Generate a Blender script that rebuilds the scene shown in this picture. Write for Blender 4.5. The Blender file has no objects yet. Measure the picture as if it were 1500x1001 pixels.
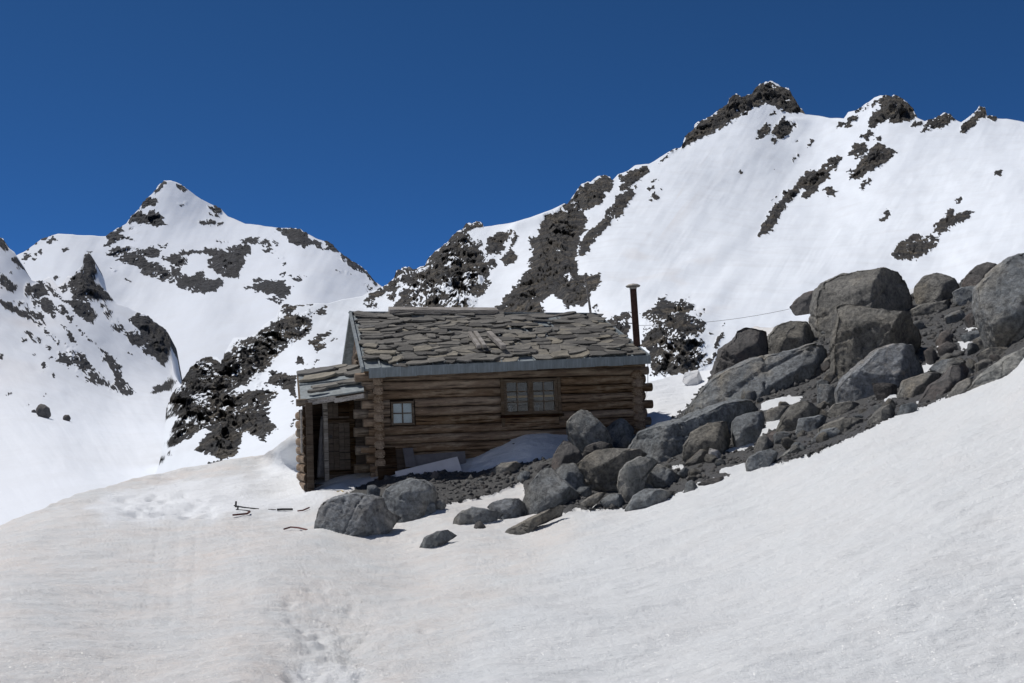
import bpy, math, random
import numpy as np
from mathutils import Vector, Matrix

S = bpy.context.scene
COL = S.collection
rnd = random.Random(11)

# ------------------------------------------------------------------ camera
FPX, PW, PH = 1608.0, 1500.0, 1001.0
PITCH, ROLL = 0.0872, -0.0410
_f = np.array([0, math.cos(PITCH), math.sin(PITCH)])
_r = np.array([1.0, 0, 0]); _u = np.cross(_r, _f)
RT = math.cos(ROLL)*_r + math.sin(ROLL)*_u
UP = -math.sin(ROLL)*_r + math.cos(ROLL)*_u
FW = _f
cd = bpy.data.cameras.new('camera'); cam = bpy.data.objects.new('camera', cd); COL.objects.link(cam)
cd.sensor_width = 36; cd.lens = FPX/PW*36; cd.clip_end = 20000; cd.clip_start = 0.1
m = Matrix(((RT[0], UP[0], -FW[0], 0), (RT[1], UP[1], -FW[1], 0), (RT[2], UP[2], -FW[2], 0), (0, 0, 0, 1)))
cam.matrix_world = m
S.camera = cam

# ------------------------------------------------------------------ light
SUN_EL, SUN_AZ = math.radians(60), math.radians(-57)      # azimuth measured from +Y, negative = to the left
sdir = Vector((math.cos(SUN_EL)*math.sin(SUN_AZ), math.cos(SUN_EL)*math.cos(SUN_AZ), math.sin(SUN_EL)))
sl = bpy.data.lights.new('sun', 'SUN'); sl.energy = 3.9; sl.angle = math.radians(0.55); sl.color = (1.0, 0.955, 0.90)
so = bpy.data.objects.new('sun', sl); COL.objects.link(so)
so.rotation_euler = sdir.to_track_quat('Z', 'Y').to_euler()
w = bpy.data.worlds.new('World'); S.world = w; w.use_nodes = True
nt = w.node_tree
bg = nt.nodes['Background']; sky = nt.nodes.new('ShaderNodeTexSky')
sky.sky_type = 'NISHITA'; sky.sun_disc = False; sky.sun_elevation = SUN_EL; sky.sun_rotation = SUN_AZ
sky.altitude = 10000; sky.air_density = 1.0; sky.dust_density = 0.0; sky.ozone_density = 10.0
tint = nt.nodes.new('ShaderNodeMix'); tint.data_type = 'RGBA'; tint.blend_type = 'MULTIPLY'; tint.inputs[0].default_value = 1.0
tint.inputs[7].default_value = (0.53, 0.88, 0.93, 1)      # high-mountain sky is a deeper blue all over
nt.links.new(sky.outputs[0], tint.inputs[6]); nt.links.new(tint.outputs[2], bg.inputs[0]); bg.inputs[1].default_value = 0.11
S.view_settings.view_transform = 'Standard'; S.view_settings.look = 'None'
S.view_settings.exposure = 0.0; S.view_settings.gamma = 1.0
S.render.engine = 'CYCLES'

# ------------------------------------------------------------------ helpers
def P(px, py, d):
    """world point seen at photograph position px,py at distance d along the view axis"""
    px = np.asarray(px, float); py = np.asarray(py, float); d = np.asarray(d, float)
    a = (px-750)/FPX; b = (500.5-py)/FPX
    return (a[..., None]*RT + b[..., None]*UP + FW)*d[..., None]

def tag(o, label=None, cat=None, group=None, kind=None):
    if label: o['label'] = label
    if cat: o['category'] = cat
    if group: o['group'] = group
    if kind: o['kind'] = kind
    return o

def mesh_np(name, V, Fc, smooth=True):
    """V (n,3), Fc (m,k) array of tris or quads"""
    me = bpy.data.meshes.new(name)
    V = np.ascontiguousarray(V, np.float32); Fc = np.ascontiguousarray(Fc, np.int32)
    me.vertices.add(len(V)); me.vertices.foreach_set('co', V.ravel())
    k = Fc.shape[1]
    me.loops.add(Fc.size); me.loops.foreach_set('vertex_index', Fc.ravel())
    me.polygons.add(len(Fc)); me.polygons.foreach_set('loop_start', np.arange(0, Fc.size, k, dtype=np.int32))
    me.update(calc_edges=True)
    if smooth: me.polygons.foreach_set('use_smooth', np.ones(len(Fc), bool))
    return me

def add_attr(me, name, vals):
    a = me.attributes.new(name, 'FLOAT', 'POINT'); a.data.foreach_set('value', np.ascontiguousarray(vals, np.float32))

def link(name, me, mat, parent=None):
    o = bpy.data.objects.new(name, me); COL.objects.link(o)
    if mat and not me.materials: me.materials.append(mat)
    if parent: o.parent = parent
    return o

_rs = np.random.RandomState(7)
_perm = _rs.permutation(4096).astype(np.int64)
_g = _rs.normal(size=(4096, 3)); _g /= np.linalg.norm(_g, axis=1)[:, None]
def pnoise(x, y, z):
    x, y, z = np.broadcast_arrays(np.asarray(x, float), np.asarray(y, float), np.asarray(z, float))
    xi = np.floor(x).astype(np.int64); yi = np.floor(y).astype(np.int64); zi = np.floor(z).astype(np.int64)
    fx, fy, fz = x-xi, y-yi, z-zi
    s = lambda t: t*t*t*(t*(t*6-15)+10)
    u, v, w_ = s(fx), s(fy), s(fz)
    out = 0
    for dx in (0, 1):
        for dy in (0, 1):
            for dz in (0, 1):
                h = _perm[(_perm[(_perm[(xi+dx) & 4095]+yi+dy) & 4095]+zi+dz) & 4095]
                g = _g[h]
                d = g[..., 0]*(fx-dx)+g[..., 1]*(fy-dy)+g[..., 2]*(fz-dz)
                out = out + d*(u if dx else 1-u)*(v if dy else 1-v)*(w_ if dz else 1-w_)
    return out*1.5
def fbm(x, y, z, o=4, lac=2.03, gain=0.5):
    t = 0; a = 1.0; n = 0
    for i in range(o):
        t = t+a*pnoise(x, y, z+i*7.3); n += a; x = x*lac; y = y*lac; z = z*lac; a *= gain
    return t/n
def ridged(x, y, z, o=4, lac=2.1, gain=0.5):
    t = 0; a = 1.0; n = 0
    for i in range(o):
        t = t+a*(1-2*np.abs(pnoise(x, y, z+i*5.7))); n += a; x = x*lac; y = y*lac; z = z*lac; a *= gain
    return t/n
def sstep(a, b, x):
    t = np.clip((x-a)/(b-a), 0, 1); return t*t*(3-2*t)

def worley(x, y, seed):
    """broken blocks: every cell is a tilted plane of its own"""
    xi = np.floor(x).astype(np.int64); yi = np.floor(y).astype(np.int64); best = np.full(x.shape, 1e9); out = np.zeros(x.shape)
    for dx in (-1, 0, 1):
        for dy in (-1, 0, 1):
            cx, cy = xi+dx, yi+dy; h = _perm[(_perm[(cx+seed*17) & 4095]+cy) & 4095]; g = _g[h]; g2 = _g[(h*7+3) & 4095]
            px_ = cx+.5+g[..., 0]*.55; py_ = cy+.5+g[..., 1]*.55; ex = x-px_; ey = y-py_; d = ex*ex+ey*ey; mk = d < best
            best = np.where(mk, d, best); out = np.where(mk, 0.35*g[..., 2]+ex*g2[..., 0]*1.1+ey*g2[..., 1]*1.1, out)
    return out
def rbf(ctrl):
    c = np.array(ctrl, float); X = c[:, :2]/500.0; y = np.log(c[:, 2]); n = len(c)
    def k(r2): return 0.5*r2*np.log(r2+1e-9)
    r2 = ((X[:, None]-X[None])**2).sum(-1)
    A = np.zeros((n+3, n+3)); A[:n, :n] = k(r2)+np.eye(n)*2e-3; A[:n, n] = 1; A[:n, n+1:] = X; A[n, :n] = 1; A[n+1:, :n] = X.T
    wv = np.linalg.solve(A, np.concatenate([y, np.zeros(3)]))
    def f(px, py):
        q = np.stack([np.asarray(px, float).ravel(), np.asarray(py, float).ravel()], -1)/500.0
        out = np.full(len(q), wv[n])+q@wv[n+1:]
        for i in range(n):
            out += wv[i]*k(((q-X[i])**2).sum(-1))
        return np.exp(out).reshape(np.shape(px))
    return f

def sdpoly(px, py, poly):
    """signed distance to a polygon, positive inside"""
    poly = np.array(poly, float); n = len(poly)
    best = np.full(px.shape, 1e9); ins = np.zeros(px.shape, bool)
    for i in range(n):
        a, b = poly[i], poly[(i+1) % n]
        e = b-a; L = e@e+1e-9
        t = np.clip(((px-a[0])*e[0]+(py-a[1])*e[1])/L, 0, 1)
        d = np.hypot(px-a[0]-t*e[0], py-a[1]-t*e[1]); best = np.minimum(best, d)
        c = ((a[1] > py) != (b[1] > py)) & (px < (b[0]-a[0])*(py-a[1])/((b[1]-a[1]) if b[1] != a[1] else 1e-9)+a[0])
        ins ^= c
    return np.where(ins, best, -best)

def Z(x0, y0, s, *polys):
    """polygons measured on an enlargement -> photograph positions; first number of each = share of bare rock"""
    out = []
    for p in polys:
        out.append((p[0], [(x0+a/s, y0+b/s) for a, b in p[1:]]))
    return out

# ------------------------------------------------------------------ materials
class N:
    def __init__(s, name):
        s.m = bpy.data.materials.new(name); s.m.use_nodes = True; s.t = s.m.node_tree
        s.b = s.t.nodes['Principled BSDF']
    def n(s, typ, **k):
        nd = s.t.nodes.new(typ)
        for a, v in k.items(): setattr(nd, a, v)
        return nd
    def set(s, nd, **k):
        for a, v in k.items():
            i = nd.inputs[a.replace('_', ' ')]
            if hasattr(v, 'links') or isinstance(v, bpy.types.NodeSocket): s.t.links.new(v, i)
            else: i.default_value = v
        return nd
    def coord(s, kind='Object', scale=(1, 1, 1), rot=(0, 0, 0)):
        tc = s.n('ShaderNodeTexCoord'); mp = s.n('ShaderNodeMapping')
        s.t.links.new(tc.outputs[kind], mp.inputs[0]); mp.inputs['Scale'].default_value = scale; mp.inputs['Rotation'].default_value = rot
        return mp.outputs[0]
    def noise(s, vec, scale, detail=6, rough=0.6, dist=0.0):
        nd = s.n('ShaderNodeTexNoise'); s.t.links.new(vec, nd.inputs['Vector'])
        nd.inputs['Scale'].default_value = scale; nd.inputs['Detail'].default_value = detail
        nd.inputs['Roughness'].default_value = rough; nd.inputs['Distortion'].default_value = dist
        return nd.outputs['Fac']
    def vor(s, vec, scale, feature='DISTANCE_TO_EDGE', out='Distance', rnd_=1.0):
        nd = s.n('ShaderNodeTexVoronoi', feature=feature); s.t.links.new(vec, nd.inputs['Vector'])
        nd.inputs['Scale'].default_value = scale; nd.inputs['Randomness'].default_value = rnd_
        return nd.outputs[out]
    def ramp(s, fac, stops):
        r = s.n('ShaderNodeValToRGB'); s.t.links.new(fac, r.inputs[0]); e = r.color_ramp.elements
        while len(e) < len(stops): e.new(0.5)
        for i, (p, c) in enumerate(stops):
            e[i].position = p; e[i].color = (c, c, c, 1) if isinstance(c, (int, float)) else (*c, 1)
        return r.outputs[0]
    def mix(s, fac, a, b, mode='MIX'):
        r = s.n('ShaderNodeMix', data_type='RGBA', blend_type=mode)
        for i, v in ((0, fac), (6, a), (7, b)):
            if isinstance(v, bpy.types.NodeSocket): s.t.links.new(v, r.inputs[i])
            elif i: r.inputs[i].default_value = (*v, 1)
            else: r.inputs[i].default_value = v
        return r.outputs[2]
    def math(s, op, a, b=0.0, c=0.0):
        r = s.n('ShaderNodeMath', operation=op)
        for i, v in ((0, a), (1, b), (2, c)):
            if isinstance(v, bpy.types.NodeSocket): s.t.links.new(v, r.inputs[i])
            else: r.inputs[i].default_value = v
        return r.outputs[0]
    def attr(s, name):
        r = s.n('ShaderNodeAttribute'); r.attribute_name = name; return r.outputs['Fac']
    def rand(s):
        return s.n('ShaderNodeObjectInfo').outputs['Random']
    def bump(s, h, dist, strength=1.0, prev=None):
        r = s.n('ShaderNodeBump'); s.t.links.new(h, r.inputs['Height']); r.inputs['Distance'].default_value = dist
        r.inputs['Strength'].default_value = strength
        if prev: s.t.links.new(prev, r.inputs['Normal'])
        return r.outputs[0]
    def fin(s, col, rough=0.8, normal=None, spec=0.3, metal=0.0):
        for k, v in (('Base Color', col), ('Roughness', rough), ('Specular IOR Level', spec), ('Metallic', metal)):
            i = s.b.inputs[k]
            if isinstance(v, bpy.types.NodeSocket): s.t.links.new(v, i)
            elif k == 'Base Color': i.default_value = (*v, 1)
            else: i.default_value = v
        if normal: s.t.links.new(normal, s.b.inputs['Normal'])
        return s.m

def mat_far(name, c1, c2, c3, sc, snowcol=(0.78, 0.82, 0.87)):
    """snow with bare rock where the sheet carries rock; sc = size of the finest relief in metres"""
    M = N(name); v = M.coord()
    a = M.attr('rock')
    n1 = M.noise(v, 0.55/sc, 5, 0.7); n2 = M.noise(v, 0.12/sc, 4, 0.6)
    fac = M.math('ADD', a, M.math('MULTIPLY', M.math('SUBTRACT', n1, 0.5), 0.7))
    fac = M.ramp(fac, [(0.44, 0.0), (0.54, 1.0)])
    rc = M.mix(M.ramp(n2, [(0.36, 0), (0.66, 1)]), c1, c2)
    rc = M.mix(M.ramp(M.noise(v, 0.06/sc, 3, 0.6), [(0.45, 0), (0.68, 1)]), rc, c3)
    wv = M.n('ShaderNodeVectorMath', operation='ADD'); M.t.links.new(M.coord(rot=(0.3, 0.5, 0.2), scale=(1, 1.3, 0.7)), wv.inputs[0])
    nz = M.n('ShaderNodeTexNoise'); M.t.links.new(v, nz.inputs['Vector']); nz.inputs['Scale'].default_value = 0.16/sc; nz.inputs['Detail'].default_value = 4
    sc_ = M.n('ShaderNodeVectorMath', operation='SCALE'); M.t.links.new(nz.outputs['Color'], sc_.inputs[0]); sc_.inputs['Scale'].default_value = 4.0*sc; M.t.links.new(sc_.outputs[0], wv.inputs[1])
    cell = M.n('ShaderNodeTexVoronoi', feature='F1'); M.t.links.new(wv.outputs[0], cell.inputs['Vector']); cell.inputs['Scale'].default_value = 0.21/sc
    sep = M.n('ShaderNodeSeparateColor'); M.t.links.new(cell.outputs['Color'], sep.inputs[0])
    rc = M.mix(M.ramp(sep.outputs[0], [(0.2, 0.0), (0.9, 0.45)]), rc, (0.028, 0.028, 0.030))
    edge = M.ramp(M.vor(wv.outputs[0], 0.21/sc), [(0.0, 0.8), (0.09, 0.0)])
    rc = M.mix(edge, rc, (0.02, 0.02, 0.021))
    cellh = M.math('ADD', M.math('MULTIPLY', sep.outputs[1], 1.6), M.math('MULTIPLY', cell.outputs['Distance'], -1.2))
    rc = M.mix(M.ramp(n1, [(0.3, 0), (0.7, 1)]), rc, M.mix(0.6, rc, (0.02, 0.02, 0.02)))
    rc = M.mix(M.ramp(M.noise(v, 0.035/sc, 6, 0.7, 1.0), [(0.42, 0), (0.60, 0.6)]), rc, (0.03, 0.03, 0.031))
    dirt = M.attr('dirt')
    sn = M.mix(dirt, snowcol, (0.66, 0.585, 0.53))
    sn = M.mix(M.math('MULTIPLY', M.ramp(M.noise(v, 0.03/sc, 7, 0.68), [(0.45, 0), (0.72, 1)]), 0.45), sn, (0.64, 0.665, 0.70))
    col = M.mix(fac, sn, rc)
    h = M.math('MULTIPLY', fac, M.math('ADD', M.math('ADD', n1, cellh), M.math('MULTIPLY', n2, 2.0)))
    b = M.bump(h, sc*2.2, 0.9)
    b = M.bump(M.noise(M.coord(scale=(1, 1, 2.5)), 0.10/sc, 5, 0.6), sc*1.1, 0.25, b)
    return M.fin(col, 0.8, b, 0.15)

M_peak = mat_far('peak_snow_rock', (0.06, 0.067, 0.082), (0.13, 0.135, 0.15), (0.09, 0.092, 0.10), 1.0, (0.67, 0.715, 0.78))  # distance haze put into the rock colour: bluer and lighter
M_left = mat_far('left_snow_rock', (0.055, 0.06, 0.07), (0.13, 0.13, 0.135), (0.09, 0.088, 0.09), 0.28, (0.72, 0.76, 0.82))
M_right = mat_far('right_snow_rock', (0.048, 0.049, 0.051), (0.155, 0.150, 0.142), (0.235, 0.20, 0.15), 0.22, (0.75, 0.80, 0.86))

def mat_ground():
    M = N('foreground_snow_and_grit'); v = M.coord()
    rk = M.attr('rock'); dirt = M.attr('dirt'); blue = M.attr('clean')
    n1 = M.noise(v, 14, 6, 0.65)
    fac = M.ramp(M.math('ADD', rk, M.math('MULTIPLY', M.math('SUBTRACT', n1, 0.5), 0.6)), [(0.46, 0.0), (0.52, 1.0)])
    clean = M.mix(blue, (0.62, 0.65, 0.665), (0.76, 0.79, 0.82))
    blot = M.ramp(M.noise(v, 1.6, 7, 0.68), [(0.33, 0), (0.68, 1)])
    fine = M.ramp(M.noise(M.coord(scale=(1, 1, 1)), 22, 6, 0.7), [(0.35, 0), (0.7, 1)])
    d = M.math('MULTIPLY', dirt, M.math('ADD', M.math('MULTIPLY', blot, 0.8), M.math('MULTIPLY', fine, 0.45)))
    sn = M.mix(d, clean, (0.70, 0.635, 0.585))
    speck = M.ramp(M.noise(v, 75, 3, 0.6), [(0.66, 0), (0.72, 1)])
    sn = M.mix(M.math('MULTIPLY', speck, 0.35), sn, (0.38, 0.35, 0.33))
    g = M.mix(M.noise(v, 40, 4, 0.7), (0.03, 0.032, 0.034), (0.11, 0.11, 0.11))
    col = M.mix(fac, sn, g)
    # wind-cut streaks run up the slope towards the right
    vs = M.coord(scale=(0.9, 3.2, 3.2), rot=(0, 0, math.radians(-28)))
    s1 = M.noise(vs, 2.4, 6, 0.62, 0.6)
    s2 = M.noise(v, 34, 6, 0.75)
    b = M.bump(s1, 0.10, 0.42)
    b = M.bump(s2, 0.028, 0.65, b)
    b = M.bump(M.noise(v, 90, 3, 0.7), 0.006, 0.6, b)
    b = M.bump(M.math('MULTIPLY', fac, n1), 0.05, 0.8, b)
    M.fin(col, 0.55, b, 0.25)
    # crystals: tiny randomly tilted facets that glint in the sun
    vc = M.n('ShaderNodeTexVoronoi', feature='F1'); M.t.links.new(v, vc.inputs['Vector']); vc.inputs['Scale'].default_value = 170
    sub = M.n('ShaderNodeVectorMath', operation='SUBTRACT'); M.t.links.new(vc.outputs['Color'], sub.inputs[0]); sub.inputs[1].default_value = (.5, .5, .5)
    scl = M.n('ShaderNodeVectorMath', operation='SCALE'); M.t.links.new(sub.outputs[0], scl.inputs[0]); scl.inputs['Scale'].default_value = 1.5
    ge = M.n('ShaderNodeNewGeometry')
    add = M.n('ShaderNodeVectorMath', operation='ADD'); M.t.links.new(ge.outputs['Normal'], add.inputs[0]); M.t.links.new(scl.outputs[0], add.inputs[1])
    nm = M.n('ShaderNodeVectorMath', operation='NORMALIZE'); M.t.links.new(add.outputs[0], nm.inputs[0])
    gl = M.n('ShaderNodeBsdfGlossy'); gl.inputs['Roughness'].default_value = 0.24; M.t.links.new(nm.outputs[0], gl.inputs['Normal'])
    gl.inputs['Color'].default_value = (1, 1, 1, 1)
    mx = M.n('ShaderNodeMixShader'); out = M.t.nodes['Material Output']
    mask = M.math('MULTIPLY', M.math('SUBTRACT', 1.0, fac), 0.018)
    M.t.links.new(mask, mx.inputs[0]); M.t.links.new(M.b.outputs[0], mx.inputs[1]); M.t.links.new(gl.outputs[0], mx.inputs[2])
    M.t.links.new(mx.outputs[0], out.inputs[0])
    return M.m
M_ground = mat_ground()

def mat_boulder(name, dark, light, tint, vein=0.0, sc=1.0):
    M = N(name); v = M.coord('Object'); r = M.rand()
    off = M.n('ShaderNodeVectorMath', operation='ADD'); M.t.links.new(v, off.inputs[0])
    cmb = M.n('ShaderNodeCombineXYZ'); M.t.links.new(M.math('MULTIPLY', r, 37.0), cmb.inputs[0]); M.t.links.new(cmb.outputs[0], off.inputs[1])
    v = off.outputs[0]
    n1 = M.noise(v, 2.2*sc, 8, 0.65, 0.4); n2 = M.noise(v, 13*sc, 8, 0.72); n3 = M.noise(v, 60*sc, 3, 0.6)
    col = M.mix(M.ramp(n1, [(0.32, 0), (0.68, 1)]), dark, light)
    col = M.mix(M.math('MULTIPLY', M.ramp(M.noise(v, 1.1*sc, 5, 0.6), [(0.48, 0), (0.66, 1)]), M.math('ADD', 0.25, M.math('MULTIPLY', r, 0.6))), col, tint)
    col = M.mix(M.ramp(n2, [(0.34, 0.75), (0.58, 0)]), col, (0.035, 0.036, 0.038))
    col = M.mix(M.ramp(M.noise(M.coord('Object', scale=(1, 1, .35), rot=(.3, .5, 0)), 4.5*sc, 7, .7, 1.5), [(0.50, 0), (0.66, .55)]), col, (0.05, 0.052, 0.055))
    col = M.mix(M.ramp(n3, [(0.60, 0), (0.70, 0.55)]), col, (0.30, 0.30, 0.29))
    if vein:
        vv = M.ramp(M.vor(v, 0.8), [(0.0, 1), (0.03, 0)])
        brk = M.ramp(M.noise(v, 1.5, 2, 0.5), [(0.5, 0), (0.56, 1)])
        col = M.mix(M.math('MULTIPLY', M.math('MULTIPLY', vv, brk), vein), col, (0.42, 0.40, 0.37))
    br = M.n('ShaderNodeBrightContrast'); M.t.links.new(col, br.inputs[0]); M.t.links.new(M.math('MULTIPLY', M.math('SUBTRACT', r, 0.5), 0.05), br.inputs[1])
    col = br.outputs[0]
    crack = M.ramp(M.vor(M.coord('Object', scale=(1, 1, 2.2)), 1.7*sc), [(0.0, 0), (0.02, 1)])
    b = M.bump(n1, 0.16/sc, 0.5); b = M.bump(n2, 0.06/sc, 0.85, b); b = M.bump(n3, 0.012/sc, 0.7, b); b = M.bump(crack, 0.02, 0.30, b)
    return M.fin(col, 0.72, b, 0.28)
M_rock = mat_boulder('blue_grey_boulder', (0.13, 0.146, 0.157), (0.34, 0.365, 0.38), (0.29, 0.25, 0.18), 0.0)
M_rockv = mat_boulder('veined_boulder', (0.17, 0.185, 0.20), (0.36, 0.385, 0.41), (0.22, 0.19, 0.15), 0.8)
M_rockb = mat_boulder('brown_boulder', (0.125, 0.122, 0.112), (0.31, 0.302, 0.275), (0.32, 0.275, 0.20), 0.0)
M_rockd = mat_boulder('dark_boulder', (0.075, 0.071, 0.070), (0.16, 0.152, 0.145), (0.17, 0.12, 0.10), 0.0)
M_rockp = mat_boulder('pale_boulder', (0.19, 0.20, 0.195), (0.40, 0.40, 0.37), (0.42, 0.37, 0.28), 0.5)
M_rockw = mat_boulder('white_quartz', (0.50, 0.49, 0.47), (0.72, 0.70, 0.68), (0.55, 0.45, 0.38), 0.0)
M_grit = mat_boulder('grit_stone', (0.05, 0.052, 0.055), (0.145, 0.145, 0.145), (0.14, 0.12, 0.095), 0.0, 6.0)

def mat_wood(name, dark, light, grey, greyamt=0.5, gs=1.0):
    M = N(name); r = M.rand()
    tc = M.coord('Object', scale=(0.9*gs, 9*gs, 9*gs))
    off = M.n('ShaderNodeVectorMath', operation='ADD'); M.t.links.new(tc, off.inputs[0])
    cmb = M.n('ShaderNodeCombineXYZ'); M.t.links.new(M.math('MULTIPLY', r, 91.0), cmb.inputs[0]); M.t.links.new(M.math('MULTIPLY', r, 53.0), cmb.inputs[2]); M.t.links.new(cmb.outputs[0], off.inputs[1])
    v = off.outputs[0]
    g = M.noise(v, 2.2, 8, 0.72, 0.5)
    col = M.mix(M.ramp(g, [(0.32, 0), (0.68, 1)]), dark, light)
    big = M.noise(M.coord('Object', scale=(1, 2, 4)), 1.9, 6, 0.66)
    col = M.mix(M.math('MULTIPLY', M.ramp(big, [(0.48, 0), (0.66, 1)]), greyamt), col, grey)
    wear = M.ramp(M.noise(v, 5.0, 6, 0.8), [(0.60, 0), (0.68, 1)])
    col = M.mix(M.math('MULTIPLY', wear, greyamt*0.8), col, tuple(min(1, c*1.7) for c in grey))
    crk = M.ramp(M.noise(M.coord('Object', scale=(0.5*gs, 16*gs, 16*gs)), 2.5, 4, 0.6), [(0.36, 0), (0.43, 1)])
    col = M.mix(crk, tuple(c*0.35 for c in dark), col)
    br = M.n('ShaderNodeBrightContrast'); M.t.links.new(col, br.inputs[0]); M.t.links.new(M.math('MULTIPLY', M.math('SUBTRACT', r, 0.5), 0.07), br.inputs[1])
    b = M.bump(g, 0.012, 0.8); b = M.bump(crk, 0.01, 0.7, b)
    return M.fin(br.outputs[0], 0.85, b, 0.15)
M_log = mat_wood('dark_weathered_log', (0.092, 0.064, 0.045), (0.25, 0.18, 0.125), (0.35, 0.285, 0.215), 0.75)
M_end = mat_wood('pale_log_end', (0.08, 0.060, 0.044), (0.19, 0.155, 0.12), (0.24, 0.215, 0.18), 0.5, 1.6)
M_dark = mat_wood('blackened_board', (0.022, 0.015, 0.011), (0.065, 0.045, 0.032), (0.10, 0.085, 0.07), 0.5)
M_door = mat_wood('door_board', (0.04, 0.030, 0.023), (0.10, 0.078, 0.06), (0.13, 0.115, 0.10), 0.5)
M_grey = mat_wood('silvered_timber', (0.17, 0.155, 0.14), (0.40, 0.375, 0.345), (0.48, 0.46, 0.44), 0.6, 1.4)
M_frame = mat_wood('window_frame_wood', (0.07, 0.052, 0.038), (0.17, 0.135, 0.10), (0.20, 0.18, 0.15), 0.5, 1.5)

def mat_slate():
    M = N('roof_slate'); v = M.coord('Object'); r = M.rand()
    n1 = M.noise(v, 5, 6, 0.65); n2 = M.noise(v, 30, 4, 0.7)
    base = M.ramp(r, [(0.0, (0.05, 0.048, 0.046)), (0.35, (0.14, 0.135, 0.125)), (0.65, (0.205, 0.195, 0.175)), (0.90, (0.29, 0.262, 0.205)), (1.0, (0.10, 0.105, 0.115))])
    col = M.mix(M.ramp(n1, [(0.35, 0.6), (0.65, 0)]), base, (0.06, 0.057, 0.052))
    col = M.mix(M.ramp(n2, [(0.58, 0), (0.72, 0.45)]), col, (0.32, 0.30, 0.25))
    b = M.bump(n1, 0.02, 0.8); b = M.bump(n2, 0.006, 0.8, b)
    return M.fin(col, 0.75, b, 0.25)
M_slate = mat_slate()
def mat_metal():
    M = N('weathered_zinc'); v = M.coord('Object')
    n1 = M.noise(M.coord('Object', scale=(6, 6, 1)), 1.5, 6, 0.7); n2 = M.noise(v, 2.0, 4, 0.6)
    col = M.mix(M.ramp(n1, [(0.35, 0), (0.68, 1)]), (0.13, 0.155, 0.17), (0.27, 0.31, 0.33))
    col = M.mix(M.ramp(n2, [(0.5, 0), (0.72, 0.5)]), col, (0.15, 0.15, 0.14))
    return M.fin(col, 0.7, M.bump(n2, 0.01, 0.5), 0.3, 0.0)
M_metal = mat_metal()
def mat_simple(name, col, rough=0.6, spec=0.3, metal=0.0, var=0.35, sc=14):
    M = N(name); n = M.noise(M.coord('Object'), sc, 5, 0.65)
    c = M.mix(M.ramp(n, [(0.35, 0), (0.7, 1)]), tuple(x*(1-var) for x in col), col)
    return M.fin(c, rough, M.bump(n, 0.004, 0.5), spec, metal)
M_rust = mat_simple('rusty_pipe', (0.085, 0.045, 0.035), 0.8, 0.3, 0.2, 0.6)
M_cap = mat_simple('pale_tin_cap', (0.38, 0.36, 0.33), 0.6, 0.4, 0.3)
M_white = mat_simple('dirty_white_panel', (0.62, 0.61, 0.63), 0.5, 0.4, 0, 0.12, 5)
M_panel = mat_simple('grey_sheet', (0.15, 0.145, 0.155), 0.6, 0.3, 0, 0.3, 6)
M_cloth = mat_simple('grey_cloth', (0.32, 0.32, 0.34), 0.9, 0.1, 0, 0.4, 8)
M_blk = mat_simple('black_plastic', (0.03, 0.03, 0.032), 0.5)
M_red = mat_simple('reddish_stick', (0.16, 0.06, 0.05), 0.6)
M_curt = mat_simple('pale_curtain', (0.78, 0.80, 0.83), 0.9, 0.1, 0, 0.15, 9)
M_curt2 = mat_simple('grey_curtain', (0.075, 0.085, 0.095), 0.9, 0.1, 0, 0.5, 9)
M_oran = mat_simple('ochre_cloth_band', (0.55, 0.30, 0.10), 0.9, 0.1, 0, 0.3, 9)
M_yel = mat_simple('straw_chip', (0.55, 0.42, 0.18), 0.9, 0.1)
M_wire = mat_simple('wire', (0.16, 0.15, 0.15), 0.5, 0.5, 0.5)
def mat_glass():
    M = N('window_glass'); t = M.n('ShaderNodeBsdfTransparent'); g = M.n('ShaderNodeBsdfGlossy'); g.inputs['Roughness'].default_value = 0.04
    t.inputs[0].default_value = (0.85, 0.9, 0.92, 1)
    mx = M.n('ShaderNodeMixShader'); fr = M.n('ShaderNodeFresnel'); fr.inputs[0].default_value = 1.45; M.t.links.new(fr.outputs[0], mx.inputs[0])
    M.t.links.new(t.outputs[0], mx.inputs[1]); M.t.links.new(g.outputs[0], mx.inputs[2]); M.t.links.new(mx.outputs[0], M.t.nodes['Material Output'].inputs[0])
    return M.m
M_glass = mat_glass()
M_ice = mat_simple('ice', (0.75, 0.80, 0.85), 0.15, 0.6, 0, 0.1)

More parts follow.
